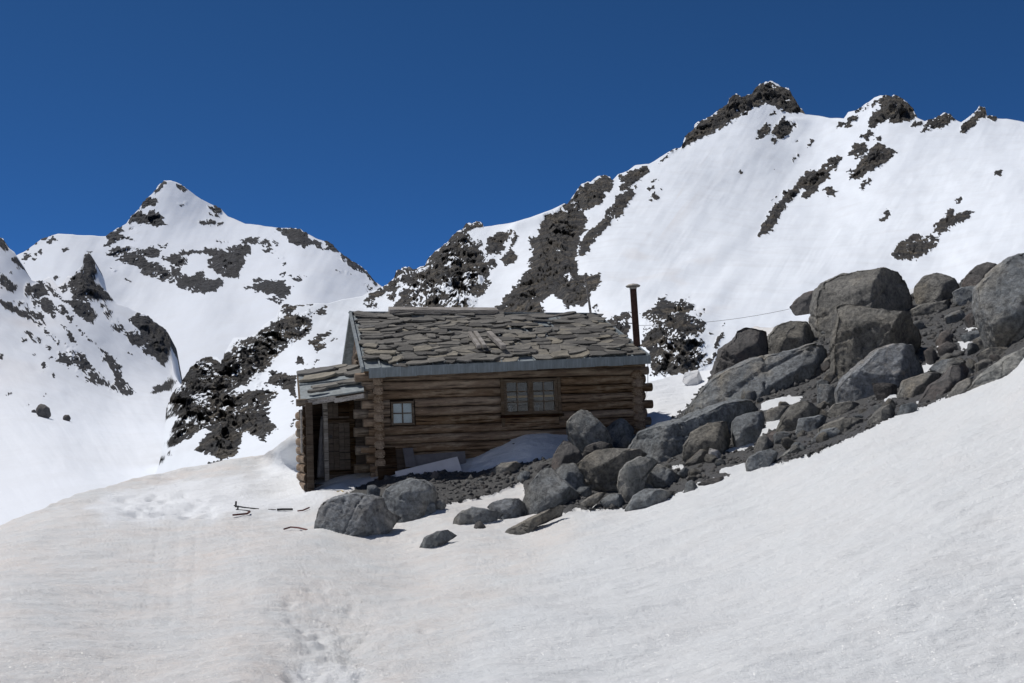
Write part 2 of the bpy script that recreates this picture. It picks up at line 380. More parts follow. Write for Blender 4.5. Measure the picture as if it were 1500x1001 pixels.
# ------------------------------------------------------------------ terrain sheets
def smooth1(a, n):
    k = np.hanning(2*n+1); k /= k.sum(); return np.convolve(np.pad(a, n, mode='edge'), k, 'valid')
def build_sheet(name, top, bot, x0, x1, nc, nr, depth, patches, mat, seed, amp=5.0, jag=4.0, snowamp=1.0,
                back=4, shear=0.6, dirtf=None, dusted=(), snowp=(), thr=0.45, relief=None):
    top = np.array(top, float); bot = np.array(bot, float)
    xs = np.linspace(x0, x1, nc); yt = np.interp(xs, top[:, 0], top[:, 1]); yb = np.interp(xs, bot[:, 0], bot[:, 1])
    sil = np.full(nc, -30.0)
    for d_, poly in patches:
        p = np.array(poly)
        if p[:, 0].max() < x0 or p[:, 0].min() > x1: continue
        sil = np.maximum(sil, sdpoly(xs, yt+1.0, poly))
    rs = sstep(-3, 3, sil)
    yt = yt - rs*jag*(0.2+np.abs(fbm(xs/14, seed+0*xs, 0.5, 3))*1.6+0.8*np.abs(pnoise(xs/4.5, seed+3.0, 0.5))) + rs*jag*0.5
    yt = yt + 0.8*pnoise(xs/25, seed+9.0, 0.3)
    v = np.linspace(0, 1, nr)
    X = np.repeat(xs[None], nr, 0)
    ns = int(36/((x1-x0)/nc)); ys = smooth1(yt, ns)
    Y = (ys[None]+(yb-ys)[None]*v[:, None])+(yt-ys)[None]*np.exp(-v*9)[:, None]
    D = depth(X, Y)
    # ragged signed distance to bare rock
    wx = X+fbm(X/11, Y/9, seed+1.0, 3)*7+pnoise(X/2.6, Y/2.6, seed+2.0)*1.6; wy = Y+fbm(X/9, Y/9, seed+21.0, 3)*6+pnoise(X/2.6, Y/2.6, seed+5.0)*1.6
    field = np.full(X.shape, -40.0); dens = np.full(X.shape, 0.8)
    for d_, poly in patches:
        p = np.array(poly); lo = p.min(0)-14; hi = p.max(0)+14
        mk = (X > lo[0]) & (X < hi[0]) & (Y > lo[1]) & (Y < hi[1])
        if not mk.any(): continue
        sd = sdpoly(wx[mk], wy[mk], poly)
        cur = field[mk]; up = sd > cur
        cur[up] = sd[up]; field[mk] = cur
        dd = dens[mk]; dd[up] = d_; dens[mk] = dd
    for d_, poly in dusted:
        dens = np.where(sdpoly(wx, wy, poly) > 0, np.minimum(dens, d_), dens)
    for poly in snowp:
        field = np.minimum(field, -sdpoly(wx, wy, poly)*1.5)
    sxx = X+Y*shear; syy = Y-X*shear*0.35
    field = field+(fbm(sxx/6.0, syy/3.6, seed+60.0, 4)*6+0.5)*np.exp(-(field/8.0)**2)
    inside = sstep(-1.2, 1.6, field)
    P0 = P(X, Y, D)
    gx = np.gradient(P0, axis=1); gy = np.gradient(P0, axis=0)
    n = np.cross(gx, gy); n /= np.linalg.norm(n, axis=-1)[..., None]+1e-9
    sgn = np.sign((n*P0).sum(-1)); n *= -sgn[..., None]
    sx = X+Y*shear; sy = Y-X*shear*0.35
    r1 = ridged(sx/34, sy/22, seed+0.1, 3); r2 = ridged(sx/12, sy/8, seed+4.1, 3); r3 = fbm(sx/4.0, sy/3.0, seed+8.0, 3)
    # terraced blocks
    q = fbm(sx/17, sy/11, seed+15.0, 3)*3.2; st = np.floor(q)+sstep(0.25, 0.75, q-np.floor(q)); 
    r0 = ridged(sx/70, sy/40, seed+2.1, 2)
    wxx = sx+fbm(X/7, Y/7, seed+70.0, 2)*4; wyy = sy+fbm(X/7, Y/7, seed+75.0, 2)*4
    w1 = worley(wxx/26, wyy/15, int(seed)); w2 = worley(wxx/11, wyy/7, int(seed)+5); w3 = worley(wxx/5, wyy/3.6, int(seed)+9)
    h = (r0*1.5+r1*0.7+r3*0.45+w1*5.4+w2*3.2+w3*1.3+1.2)*amp
    grow = sstep(-1.0, 22.0, field)*0.85+inside*0.15
    pxm = D/FPX
    sn = fbm(X/90, Y/60, seed+30.0, 3)*6*snowamp+fbm(sx/26, sy/40, seed+33.0, 3)*1.1*snowamp
    fx_, fy_ = (X+Y*0.62, Y-X*0.62) if shear > 0 else (X-Y*0.7, Y+X*0.7)
    sn = sn+(ridged(fx_/7.5, fy_/120, seed+36.0, 3)*0.30*sstep(-.15, .4, fbm(X/90, Y/60, seed+38.0, 2))+fbm(fx_/26, fy_/110, seed+37.0, 3)*1.0)*snowamp
    if relief is not None: sn = sn+relief(X, Y)
    disp = (h*grow*inside+sn*(1-0.6*inside))*pxm
    ry = -P0/np.linalg.norm(P0, axis=-1)[..., None]; dv = n*.2+ry*.8
    P1 = P0+n*((sn*(1-0.6*inside))*pxm)[..., None]+dv*((h*grow*inside)*pxm)[..., None]
    gx = np.gradient(P1, axis=1); gy = np.gradient(P1, axis=0)
    n2 = np.cross(gx, gy); n2 /= np.linalg.norm(n2, axis=-1)[..., None]+1e-9
    n2 *= -np.sign((n2*P1).sum(-1))[..., None]
    ca, sa = (math.cos(0.72), -math.sin(0.72)) if shear > 0 else (math.cos(0.8), math.sin(0.8))
    qa = X*ca+Y*sa; qb = -X*sa+Y*ca
    wq = fbm(X/13, Y/13, seed+55.0, 2)*8
    fl = 0.75*ridged((qa+wq)/15, (qb+wq*.5)/4.2, seed+50.0, 3)+0.55*fbm(X/3.2, Y/2.6, seed+51.0, 3)-0.12; big = fbm(X/26, Y/18, seed+52.0, 2)
    s = (n2[..., 2]-n[..., 2])*0.32+fl*0.75+big*0.75
    lim = 0.12+(dens-0.6)*thr*3.4
    flake = sstep(lim-0.06, lim+0.10, s)
    flake = np.where(dens > 0.94, flake*0.6, flake)
    flake[:7] *= np.linspace(.15, .9, 7)[:, None]
    rock = inside*(1-flake)
    dirt = dirtf(X, Y) if dirtf else 0*X
    rows = [P1]
    bk = []
    for k in range(1, back+1):
        d = D[0]; q_ = P1[0]+FW*(d*0.02*k)[:, None]; q_ = q_-np.array([0, 0, 1])*(d*0.012*k*k)[:, None]; bk.append(q_)
    A = np.concatenate([np.array(bk[::-1]), P1], 0) if back else P1
    ext = lambda a: np.concatenate([np.repeat(a[:1], back, 0), a], 0) if back else a
    R_, C_ = A.shape[:2]
    idx = np.arange(R_*C_).reshape(R_, C_)
    Fc = np.stack([idx[:-1, :-1].ravel(), idx[1:, :-1].ravel(), idx[1:, 1:].ravel(), idx[:-1, 1:].ravel()], -1)
    me = mesh_np(name, A.reshape(-1, 3), Fc)
    add_attr(me, 'rock', ext(rock).ravel()); add_attr(me, 'dirt', ext(dirt).ravel())
    o = link(name, me, mat); tag(o, kind='structure')
    return o

# ---- distant pyramid peak
pk = []
pk += Z(0, 240, 5,
 (.9, (1120,205),(1180,150),(1205,130),(1210,150),(1190,190),(1160,215),(1120,220)),
 (.95, (1035,300),(1070,255),(1140,255),(1165,290),(1120,310),(1080,305),(1045,320),(1020,335)),
 (.95, (945,430),(970,370),(1010,350),(1080,370),(1110,345),(1160,360),(1195,390),(1190,420),(1210,440),(1150,460),(1100,440),(1030,440),(990,430),(960,445)),
 (.95, (1290,150),(1330,155),(1370,180),(1360,205),(1320,195)),
 (.85, (780,530),(830,490),(890,470),(900,500),(860,520),(960,535),(980,550),(900,545),(860,560),(830,590),(770,620),(760,605),(800,560)),
 (.7, (950,470),(990,470),(1020,490),(1000,510),(950,500)),
 (.95, (310,535),(360,510),(390,515),(340,550),(315,555)),
 (.9, (170,630),(200,600),(290,560),(320,555),(240,600),(180,635)),
 (.9, (345,575),(390,540),(410,555),(380,580)), (.9, (160,710),(180,670),(220,655),(225,680),(190,725)),
 (.85, (450,625),(500,610),(510,635),(470,640)), (.9, (380,835),(400,825),(440,840),(400,860)),
 (.9, (240,700),(270,700),(265,718),(245,715)), (.9, (265,660),(300,640),(295,660),(270,670)), (.9, (635,645),(670,640),(670,652),(640,652)),
 (.9, (1455,410),(1500,405),(1540,420),(1530,440),(1470,435)),
 (.82, (780,660),(870,610),(940,605),(1040,640),(1050,680),(1110,720),(1190,740),(1150,790),(1060,780),(1000,750),(900,730),(850,710),(900,690),(820,680)),
 (.9, (1045,625),(1110,610),(1190,640),(1150,680),(1130,700),(1090,680),(1050,690)),
 (.9, (1165,600),(1220,595),(1215,612),(1170,612)),
 (.88, (1330,640),(1500,630),(1500,670),(1400,665),(1360,680),(1370,740),(1340,770),(1280,740),(1200,700),(1180,690),(1260,680),(1320,660)),
 (.85, (1020,800),(1090,760),(1170,740),(1230,790),(1300,760),(1350,810),(1400,850),(1450,800),(1500,790),(1500,950),(1400,930),(1300,900),(1280,860),(1200,850),(1120,840)),
 (.6, (810,760),(870,755),(860,790),(820,790)), (.9, (930,840),(960,845),(965,862),(940,858)))
pk += Z(250, 250, 5,
 (.9, (40,105),(80,100),(120,135),(110,155),(60,130)), (.9, (280,260),(320,250),(370,285),(350,305),(300,285)),
 (.85, (205,365),(240,360),(300,365),(380,380),(400,390),(350,398),(270,380),(220,385)),
 (.8, (280,305),(360,330),(350,338),(290,318)), (.7, (60,240),(110,240),(90,258),(70,255)), (.8, (340,510),(410,508),(410,525),(350,520)),
 (.85, (510,520),(560,500),(620,490),(700,510),(740,550),(680,540),(600,540),(520,530)), (.9, (660,575),(720,555),(745,580),(710,598)),
 (.7, (740,495),(800,540),(780,545),(740,510)),
 (.97, (775,430),(870,418),(950,430),(1000,460),(1010,500),(1080,520),(1110,560),(1090,560),(1040,540),(980,560),(900,540),(860,500),(830,470),(780,440)),
 (.95, (1110,510),(1200,540),(1250,590),(1240,600),(1180,580),(1120,530)),
 (.9, (1240,600),(1330,660),(1440,740),(1500,820),(1500,850),(1430,765),(1350,715),(1290,690),(1230,620)),
 (.9, (1130,560),(1160,558),(1165,575),(1135,575)), (.65, (1200,725),(1260,735),(1350,760),(1340,775),(1280,760),(1220,745)),
 (.65, (1420,840),(1500,850),(1480,890),(1430,890)),
 (.9, (0,620),(80,620),(120,640),(110,700),(60,700),(0,680)),
 (.88, (80,595),(200,585),(330,570),(400,600),(380,640),(300,640),(240,610),(120,605)),
 (.93, (410,570),(480,555),(560,545),(600,580),(600,605),(550,620),(540,690),(500,750),(490,800),(430,790),(370,770),(320,760),(280,700),(270,660),(330,630),(400,600),(430,600)),
 (.88, (0,700),(40,740),(100,760),(150,790),(200,750),(270,800),(380,800),(380,850),(330,890),(240,900),(150,890),(60,850),(40,820),(0,820)),
 (.9, (530,855),(600,840),(700,800),(800,795),(850,805),(820,840),(890,850),(860,920),(800,930),(720,900),(620,880),(550,870)),
 (.7, (600,820),(640,780),(700,790),(640,820)), (.88, (900,790),(950,770),(1000,780),(960,800),(930,825)),
 (.9, (690,935),(760,930),(830,945),(820,965),(750,955)), (.7, (780,625),(820,610),(830,635),(800,640)), (.7, (810,670),(840,660),(840,690),(815,690)),
 (.85, (800,755),(870,765),(880,772),(810,768)))
peak_top = [(-260,420),(-100,400),(0,392),(25,375),(40,366),(60,350),(75,345),(85,343),(120,345),(155,346),(168,338),(185,329),(192,318),(203,308),(210,297),(219,288),(224,284),(232,272),(240,266),(250,265),(258,267),(265,270),(275,278),(285,284),(295,291),(310,298),(325,305),(334,316),(345,322),(360,329),(385,331),(410,333),(425,334),(440,337),(452,344),(465,350),(480,355),(492,364),(500,372),(515,382),(530,391),(540,402),(550,414),(570,430),(620,450),(800,470)]
peak_depth = rbf([(-200,420,800),(25,375,780),(155,346,880),(240,266,1000),(350,325,960),(440,338,900),(550,415,760),(100,430,620),(250,400,780),(350,420,700),(450,430,600),(300,470,560),(220,560,430),(330,560,420),(500,480,520),(600,560,420),(0,560,450),(800,520,520),(180,480,600)])
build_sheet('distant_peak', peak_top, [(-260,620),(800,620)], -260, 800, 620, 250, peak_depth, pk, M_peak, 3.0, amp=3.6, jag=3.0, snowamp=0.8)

# ---- left valley side
lf = []
lf += Z(0, 240, 5,
 (.85, (-60,540),(0,540),(30,560),(50,610),(60,650),(30,640),(0,620),(-60,600)), (.8, (90,690),(130,680),(160,730),(190,790),(150,760),(100,720)),
 (.82, (0,790),(40,820),(80,860),(130,900),(110,930),(80,940),(40,920),(0,900)), (.8, (70,790),(95,800),(90,820)),
 (.78, (200,880),(280,880),(290,840),(320,850),(330,900),(350,960),(300,980),(220,980),(190,940)), (.85, (340,870),(400,920),(450,970),(440,1000),(390,970),(350,900)),
 (.9, (430,910),(480,880),(500,920),(470,950)),
 (.88, (500,860),(560,790),(600,800),(612,700),(615,665),(650,660),(690,720),(710,800),(690,850),(730,900),(790,950),(830,1000),(540,1000),(520,930)))
lf += Z(0, 440, 5,
 (.82, (0,0),(60,20),(130,50),(200,90),(260,150),(330,200),(280,180),(220,130),(130,100),(60,60),(0,30)),
 (.78, (110,0),(190,0),(230,90),(300,80),(330,170),(250,130),(180,60)), (.8, (230,0),(380,0),(400,100),(410,140),(350,90),(300,60),(250,30)),
 (.9, (400,50),(460,30),(500,90),(460,120),(420,90)), (.88, (460,0),(640,0),(700,100),(690,170),(640,160),(570,110),(530,50)),
 (.9, (490,120),(530,120),(540,150),(510,155)), (.78, (450,180),(520,240),(560,310),(530,310),(480,250),(450,220)),
 (.68, (740,0),(800,70),(860,130),(910,210),(900,240),(860,230),(800,190),(780,120),(740,50)), (.88, (900,240),(980,220),(1060,260),(1090,330),(1070,410),(1020,360),(950,300)),
 (.98, (950,140),(1010,90),(1100,130),(1180,180),(1250,250),(1280,300),(1260,350),(1230,400),(1200,490),(1130,440),(1070,380),(1080,320),(1040,250),(980,190)),
 (.68, (180,230),(240,230),(330,270),(300,310),(240,310),(210,270)), (.75, (310,230),(380,240),(440,300),(430,320),(370,290),(320,260)),
 (.9, (160,280),(210,290),(210,300),(170,300)), (.9, (330,340),(380,350),(370,365)), (.9, (235,400),(260,405),(250,420)), (.9, (355,425),(390,425),(385,438)),
 (.66, (470,320),(520,330),(620,400),(680,490),(720,520),(800,610),(720,600),(620,560),(540,540),(480,470),(400,440),(440,380),(480,390)),
 (.85, (560,200),(590,200),(600,235),(700,330),(740,370),(690,330),(600,250)), (.85, (730,360),(800,400),(890,480),(890,560),(940,620),(1000,680),(940,690),(860,670),(800,640),(860,600),(830,530),(780,450)),
 (.82, (680,520),(760,570),(790,620),(720,600),(680,560)), (.82, (600,560),(680,580),(720,620),(650,600)), (.9, (940,380),(965,400),(950,412)),
 (.88, (1110,680),(1140,640),(1220,600),(1240,560),(1290,590),(1280,630),(1200,670),(1120,690)),
 (.9, (0,395),(20,410),(22,430),(0,440)), (.8, (295,465),(330,465),(330,480),(300,480)), (.8,(310,490),(335,492),(325,512)), (.8,(385,545),(405,545),(400,562)), (.9,(322,703),(338,705),(335,716)),
 (.9,(60,690),(75,688),(72,700)), (.6,(160,770),(210,775),(200,795),(170,790)))
left_top = [(-300,180),(-120,290),(-40,335),(0,349),(5,350),(9,362),(20,370),(28,385),(38,398),(46,408),(60,412),(72,405),(84,418),(92,414),(99,404),(108,405),(113,396),(120,390),(123,375),(130,372),(137,383),(142,399),(147,418),(158,430),(170,445),(190,453),(202,458),(216,462),(230,474),(244,484),(250,498),(251.5,530),(256,550),(262,560),(268,568),(300,575),(420,575)]
left_depth = rbf([(-250,250,300),(0,350,330),(60,412,330),(125,375,360),(165,440,350),(215,462,350),(255,500,340),(245,545,300),(262,570,260),(400,580,240),(0,430,250),(0,500,190),(100,470,270),(180,560,230),(100,560,175),(200,600,170),(60,600,120),(0,640,95),(100,680,75),(240,640,110),(0,780,48),(200,720,60),(400,700,60),(-250,500,140),(-250,780,45)])
build_sheet('left_mountain_slope', left_top, [(-300,860),(420,860)], -300, 420, 460, 300, left_depth, lf, M_left, 13.0, amp=3.2, jag=3.0, snowamp=0.7, shear=-0.8,
            dirtf=lambda X, Y: 0.32*sstep(0.0, 0.5, fbm(X/120, Y/40, 2.2, 3)+0.15)*sstep(620, 480, Y)*sstep(150, 20, X))

# ---- right mountain: spur, cliffs, big snow face
rt = []
rt += Z(220, 430, 5,
 (.76, (940,150),(960,90),(1060,90),(1080,110),(1010,160),(1100,150),(1190,180),(1190,240),(1160,290),(1060,360),(960,430),(860,540),(740,650),(620,700),(640,720),(760,700),(850,710),(900,690),(940,740),(920,780),(860,790),(880,850),(800,880),(720,890),(740,850),(680,870),(700,940),(640,1000),(560,1070),(500,1090),(440,1000),(380,1000),(300,1000),(160,1000),(200,890),(110,920),(110,880),(140,830),(110,790),(140,740),(200,680),(270,590),(290,540),(400,470),(440,465),(500,510),(530,500),(550,440),(580,440),(590,440),(610,380),(700,340),(730,320),(780,320),(790,290),(850,250),(930,190)),
 (.9, (1220,135),(1270,95),(1300,120),(1280,155),(1230,160)), (.75, (1110,150),(1160,130),(1220,140),(1170,155)), (.97, (1165,350),(1230,310),(1320,285),(1290,320),(1200,390),(1170,380)),
 (.85, (1195,390),(1290,370),(1280,400),(1220,430)), (.9, (1055,495),(1090,460),(1130,490),(1140,525),(1090,510)), (.9, (1325,355),(1360,340),(1345,362)),
 (.84, (850,660),(860,620),(900,570),(960,580),(1020,600),(1070,600),(1060,700),(1060,760),(1030,750),(1020,710),(960,690),(880,660)), (.75, (780,670),(820,650),(800,690)),
 (.75, (1130,560),(1200,550),(1180,570)), (.9, (1210,490),(1225,500),(1210,525)), (.82, (720,910),(800,930),(900,960),(940,1000),(900,1010),(760,1010),(700,980)),
 (.9, (830,870),(880,870),(860,900)), (.65, (1060,80),(1180,80),(1170,95),(1080,100)), (.7,(1035,780),(1060,785),(1050,810)))
rt += Z(0, 600, 2.496,
 (.88, (610,135),(640,70),(690,0),(740,-10),(830,0),(800,40),(700,100),(640,135)), (.88, (715,145),(760,90),(810,40),(850,-10),(940,-20),(960,10),(1010,70),(960,120),(910,80),(885,100),(870,160),(830,180),(790,170),(720,150)),
 (.8, (760,195),(820,180),(810,195)), (.9, (575,195),(590,175),(600,175),(585,195)), (.9, (615,160),(627,158),(620,168)))
rt += Z(420, 440, 5, (.6, (20,930),(60,870),(110,800),(70,900),(40,940)))
rt += Z(520, 280, 5,
 (.80, (80,780),(150,730),(230,690),(290,640),(300,580),(370,550),(440,580),(480,560),(520,550),(530,500),(590,440),(680,370),(710,330),(760,300),(800,290),(850,340),(870,380),(900,360),(930,400),(900,430),(970,470),(960,520),(990,600),(1000,680),(960,740),(900,800),(860,890),(780,900),(700,900),(300,900),(290,850),(350,700),(340,690),(270,800),(240,790),(270,720),(210,760),(130,800),(170,850),(80,850)),
 (1, (790,290),(800,240),(860,240),(890,225),(935,235),(935,270),(820,300)),
 (.93, (950,350),(1030,330),(1050,300),(1150,310),(1130,350),(1090,390),(1100,420),(1060,460),(1000,480),(950,430),(980,380)),
 (.9, (1150,350),(1170,315),(1190,340),(1160,390),(1140,420),(1140,380)), (.95, (1070,500),(1100,450),(1140,420),(1190,470),(1180,510),(1100,545)),
 (.72, (960,480),(1030,500),(1040,540),(1000,570),(960,530)), (.95, (1275,340),(1330,330),(1330,380),(1280,425)),
 (.93, (1370,270),(1400,210),(1500,190),(1640,150),(1640,200),(1700,280),(1680,300),(1640,330),(1620,500),(1640,640),(1800,600),(1780,700),(1700,760),(1640,800),(1600,750),(1500,780),(1440,750),(1360,790),(1370,880),(1020,900),(1040,830),(1160,720),(1290,560),(1260,540),(1300,490),(1310,420),(1330,350)))
rt += Z(680, 400, 5,
 (.93, (220,290),(240,230),(330,160),(400,70),(440,0),(860,0),(1010,60),(980,100),(930,150),(900,210),(860,240),(820,230),(740,260),(720,200),(650,150),(590,200),(560,220),(600,330),(220,330)),
 (.9, (940,250),(980,240),(980,270),(950,275)), (.82, (1020,370),(1110,310),(1180,290),(1220,300),(1210,380),(1200,470),(1130,470),(1060,410),(1000,360)),
 (.76, (1290,310),(1380,260),(1470,210),(1500,200),(1500,760),(1380,750),(1350,570),(1300,520),(1310,430),(1350,370)))
rt += Z(780, 180, 5,
 (.92, (200,660),(250,600),(290,570),(330,500),(350,480),(400,450),(460,440),(480,400),(550,390),(580,400),(590,470),(570,520),(520,500),(540,560),(520,590),(420,630),(380,650),(280,660)),
 (.88, (620,420),(640,370),(700,370),(740,340),(780,330),(850,315),(860,350),(780,410),(740,450),(700,490),(640,500),(640,460),(680,430)),
 (.9, (740,470),(760,460),(760,480)), (.66, (910,310),(960,260),(1000,220),(1030,190),(1060,190),(1000,240),(940,290)),
 (.94, (600,540),(660,520),(720,480),(760,520),(710,570),(660,640),(600,700),(520,800),(430,870),(410,940),(380,970),(330,960),(350,870),(400,800),(470,750),(520,690),(530,650),(600,590)),
 (.8, (600,670),(660,650),(650,690),(590,710)), (.96, (70,740),(130,690),(300,650),(380,650),(390,700),(370,740),(340,780),(350,850),(320,980),(320,1100),(0,1100),(0,900),(40,800)),
 (.75, (360,740),(420,700),(400,730)), (.9, (865,430),(900,415),(895,430)), (.9, (840,480),(880,450),(890,470),(850,495)), (.9, (910,420),(935,420),(930,428)),
 (.9, (935,485),(955,472),(960,490),(945,500)), (.85, (860,560),(900,510),(930,540),(890,565)))
rt += Z(980, 100, 5,
 (.9, (90,580),(120,510),(180,450),(190,400),(250,380),(330,350),(380,290),(430,260),(440,220),(490,190),(530,210),(560,200),(610,190),(640,140),(700,110),(760,105),(820,140),(880,160),(920,220),(960,290),(1000,335),(900,330),(820,310),(780,280),(660,275),(620,290),(560,340),(470,380),(400,420),(300,480),(200,520)),
 (.96, (640,525),(650,480),(690,420),(720,400),(740,460),(700,500)), (.96, (740,490),(780,420),(840,360),(860,370),(830,420),(860,390),(915,430),(890,470),(820,520),(790,510),(760,490)),
 (.95, (740,550),(760,515),(800,520),(760,560)), (.8, (750,340),(775,305),(780,330),(760,350)), (.8, (740,400),(760,410),(740,430)),
 (.96, (1010,575),(1040,525),(1070,540),(1030,570)), (.9, (915,565),(950,520),(960,535)), (.9, (900,670),(955,630),(950,645),(910,675)), (.9, (515,770),(530,750),(540,765),(525,782)),
 (.8, (765,950),(790,930),(775,950)), (.9, (765,735),(778,735),(772,745)),
 (.97, (1120,715),(1160,670),(1240,640),(1260,670),(1230,700),(1140,735)),
 (.9, (980,800),(1000,755),(1100,745),(1230,710),(1230,745),(1180,760),(1170,810),(1100,860),(1090,910),(1000,950),(960,955),(1020,890),(950,880),(950,920),(880,980),(820,990),(840,910),(910,880),(940,820)),
 (.93, (640,1240),(680,1160),(740,1050),(760,1000),(830,970),(860,1000),(800,1100),(740,1200)),
 (.9, (1140,890),(1180,870),(1240,910),(1210,945),(1160,930)), (.9, (1230,440),(1250,390),(1290,410),(1270,430)), (.95, (1295,435),(1300,370),(1340,350),(1385,350),(1350,400),(1305,440)),
 (.75, (1370,310),(1400,290),(1450,260),(1440,290),(1380,340)))
rt += Z(1200, 120, 3.337,
 (.9, (255,110),(270,90),(290,85),(295,100),(260,118)), (.9, (295,110),(300,80),(340,68),(385,68),(430,95),(460,130),(480,170),(450,180),(400,200),(350,200),(340,180),(300,200),(280,225),(235,225),(245,190),(265,150),(300,135)),
 (.9, (450,200),(500,195),(510,212),(460,218)), (.83, (500,250),(510,220),(540,185),(600,165),(640,158),(660,185),(630,210),(590,238),(560,230),(540,235)),
 (.95, (685,255),(695,215),(740,180),(770,155),(780,120),(810,120),(818,165),(800,185),(770,190),(765,215),(720,245)), (.9, (820,180),(840,160),(870,165),(870,185)),
 (.92, (205,270),(240,235),(262,250),(240,280),(225,290)), (.92, (270,285),(280,265),(300,270),(290,285)), (.92, (155,330),(170,300),(220,300),(235,330),(200,350),(140,360)), (.92, (165,370),(215,345),(190,375)),
 (.97, (185,400),(240,340),(285,295),(340,320),(375,345),(340,380),(310,405),(250,440),(190,480),(150,475),(165,440),(190,425)),
 (.95, (125,445),(160,432),(155,450)), (.9, (190,525),(220,490),(255,475),(255,490),(215,520)), (.92, (28,540),(50,515),(90,540),(75,562),(50,560)),
 (.95, (285,680),(320,655),(330,628),(348,640),(325,680)), (.98, (857,460),(870,435),(900,435),(885,460)), (.9, (665,600),(670,575),(710,572),(700,590)),
 (.92, (555,735),(570,700),(620,660),(630,630),(655,620),(660,655),(690,640),(760,625),(740,650),(700,680),(640,710),(600,745)),
 (.92, (350,850),(370,815),(400,790),(440,755),(490,745),(500,770),(460,790),(540,750),(590,765),(560,810),(500,855),(440,870),(380,865)))
rt += Z(960, 380, 5,
 (.74, (0,450),(60,350),(130,310),(230,280),(300,340),(300,380),(230,400),(300,450),(370,470),(350,520),(300,560),(380,600),(340,660),(370,690),(340,730),(370,780),(320,830),(0,860)),
 (.8, (0,380),(0,320),(100,240),(60,330)), (.9, (430,650),(440,590),(500,520),(490,560),(470,610),(450,645)), (.9, (365,760),(440,680),(450,690),(400,750)),
 (.9, (495,465),(515,455),(520,475)), (.9, (400,545),(415,535),(418,555)), (.9, (290,420),(320,400),(325,430)), (.9, (340,390),(350,365),(355,400)))
right_top = [(150,800),(200,730),(225,700),(236,672),(239,650),(241,625),(243.5,600),(246,590),(262,565),(276,545),(280,538),(300,525),(318,524),(325,531),(330,517),(342,496),(360,495),(367,494),(378,488),(385,478),(405,463),(409,450),(413,447),(432,449),(455,446),(480,446),(500,440),(530,434),(537,430),(552,425),(566,418),(578,407),(580,397),(594,391),(608,396),(617,391),(624,390),(626,380),(638,368),(656,354),(662,346),(672,340),(678,338),(683,328),(692,328),(698,325),(707,328),(708,334),(735,330),(770,325),(800,313),(820,305),(832,300),(845,280),(852,270),(865,268),(876,258),(890,258),(897,264),(905,254),(920,250),(930,243),(950,240),(970,228),(985,218),(998,214),(1003,200),(1016,190),(1018,180),(1040,172),(1055,160),(1066,154),(1068,144),(1078,138),(1086,143),(1102,138),(1108,128),(1120,122),(1132,121),(1144,128),(1156,132),(1164,144),(1172,158),(1180,168),(1200,170),(1215,173),(1236,173),(1242,163),(1254,161),(1262,156),(1280,142),(1290,139),(1302,141),(1316,141),(1330,150),(1338,160),(1344,172),(1355,178),(1364,176),(1380,169),(1392,168),(1398,175),(1408,180),(1420,172),(1431,162),(1434,156),(1443,157),(1446,170),(1453,168),(1460,173),(1475,174),(1500,180),(1600,200),(1800,240)]
right_depth = rbf([(240,670,62),(245,600,80),(300,525,100),(410,450,125),(330,620,70),(400,560,85),(450,500,100),(440,620,60),(540,432,170),(600,393,200),(680,330,230),(560,470,130),(640,440,140),(740,420,150),(720,340,225),(800,313,240),(830,350,200),(860,270,280),(960,230,300),(860,400,120),(900,320,220),(1000,300,240),(1060,155,340),(1130,122,360),(1100,220,300),(1100,350,200),(1000,400,130),(1000,480,62),(940,520,56),(800,520,75),(1200,173,330),(1290,140,320),(1260,230,280),(1200,350,200),(1450,160,300),(1380,250,250),(1380,380,150),(1200,450,85),(1100,500,60),(1040,540,50),(1450,420,110),(1600,300,180),(1750,450,100),(1500,200,270),(560,640,60),(900,640,45),(240,760,45),(1400,600,60)])
def right_relief(X, Y):
    # broad rolls and drift edges on the big snow face
    t = (X-960)*0.62+(Y-430)
    r = 3.0*np.exp(-((t+18+12*np.sin(X/60))/16)**2)*sstep(900, 960, X)*sstep(1130, 1040, X)
    t2 = (X-760)*0.36+(Y-333)
    r = r+7*np.exp(-(t2/7.0)**2)*sstep(735, 760, X)*sstep(850, 825, X)
    t3 = (Y-176)-(X-1150)*0.05
    r = r+4*np.exp(-((t3-2)/5.0)**2)*sstep(1145, 1165, X)*sstep(1235, 1200, X)
    t4 = (X-1050)+(Y-430)*0.9
    r = r+3.5*np.exp(-(t4/22)**2)*sstep(360, 410, Y)*sstep(520, 470, Y)
    return r
def right_dirt(X, Y):
    s = fbm((X+Y*0.75)/16, (Y-X*0.3)/120, 4.4, 3)
    a = sstep(0.08, 0.4, s)*np.exp(-(((X-1040)+(Y-220)*0.72)/26)**2)*sstep(150, 190, Y)*sstep(380, 300, Y)*0.5
    b = 0.22*sstep(0.05, 0.5, fbm(X/60, Y/22, 8.1, 3))*sstep(820, 900, X)*sstep(330, 380, Y)*sstep(1150, 1000, X)
    return a+b
build_sheet('right_mountain_slope', right_top, [(150,860),(300,760),(440,760),(700,700),(1000,660),(1200,620),(1800,620)], 150, 1800, 1180, 400, right_depth, rt, M_right, 29.0,
            amp=5.2, jag=4.0, snowamp=0.8, shear=0.7, dusted=[(.66, [(600,430),(640,412),(690,400),(720,420),(705,480),(610,480)]), (.73, [(255,560),(300,545),(345,560),(350,610),(300,620),(240,650)]), (.76, [(370,480),(420,440),(470,440),(440,500),(390,530)]), (.76, [(960,430),(1040,430),(1040,500),(960,510)])], relief=right_relief, dirtf=right_dirt)

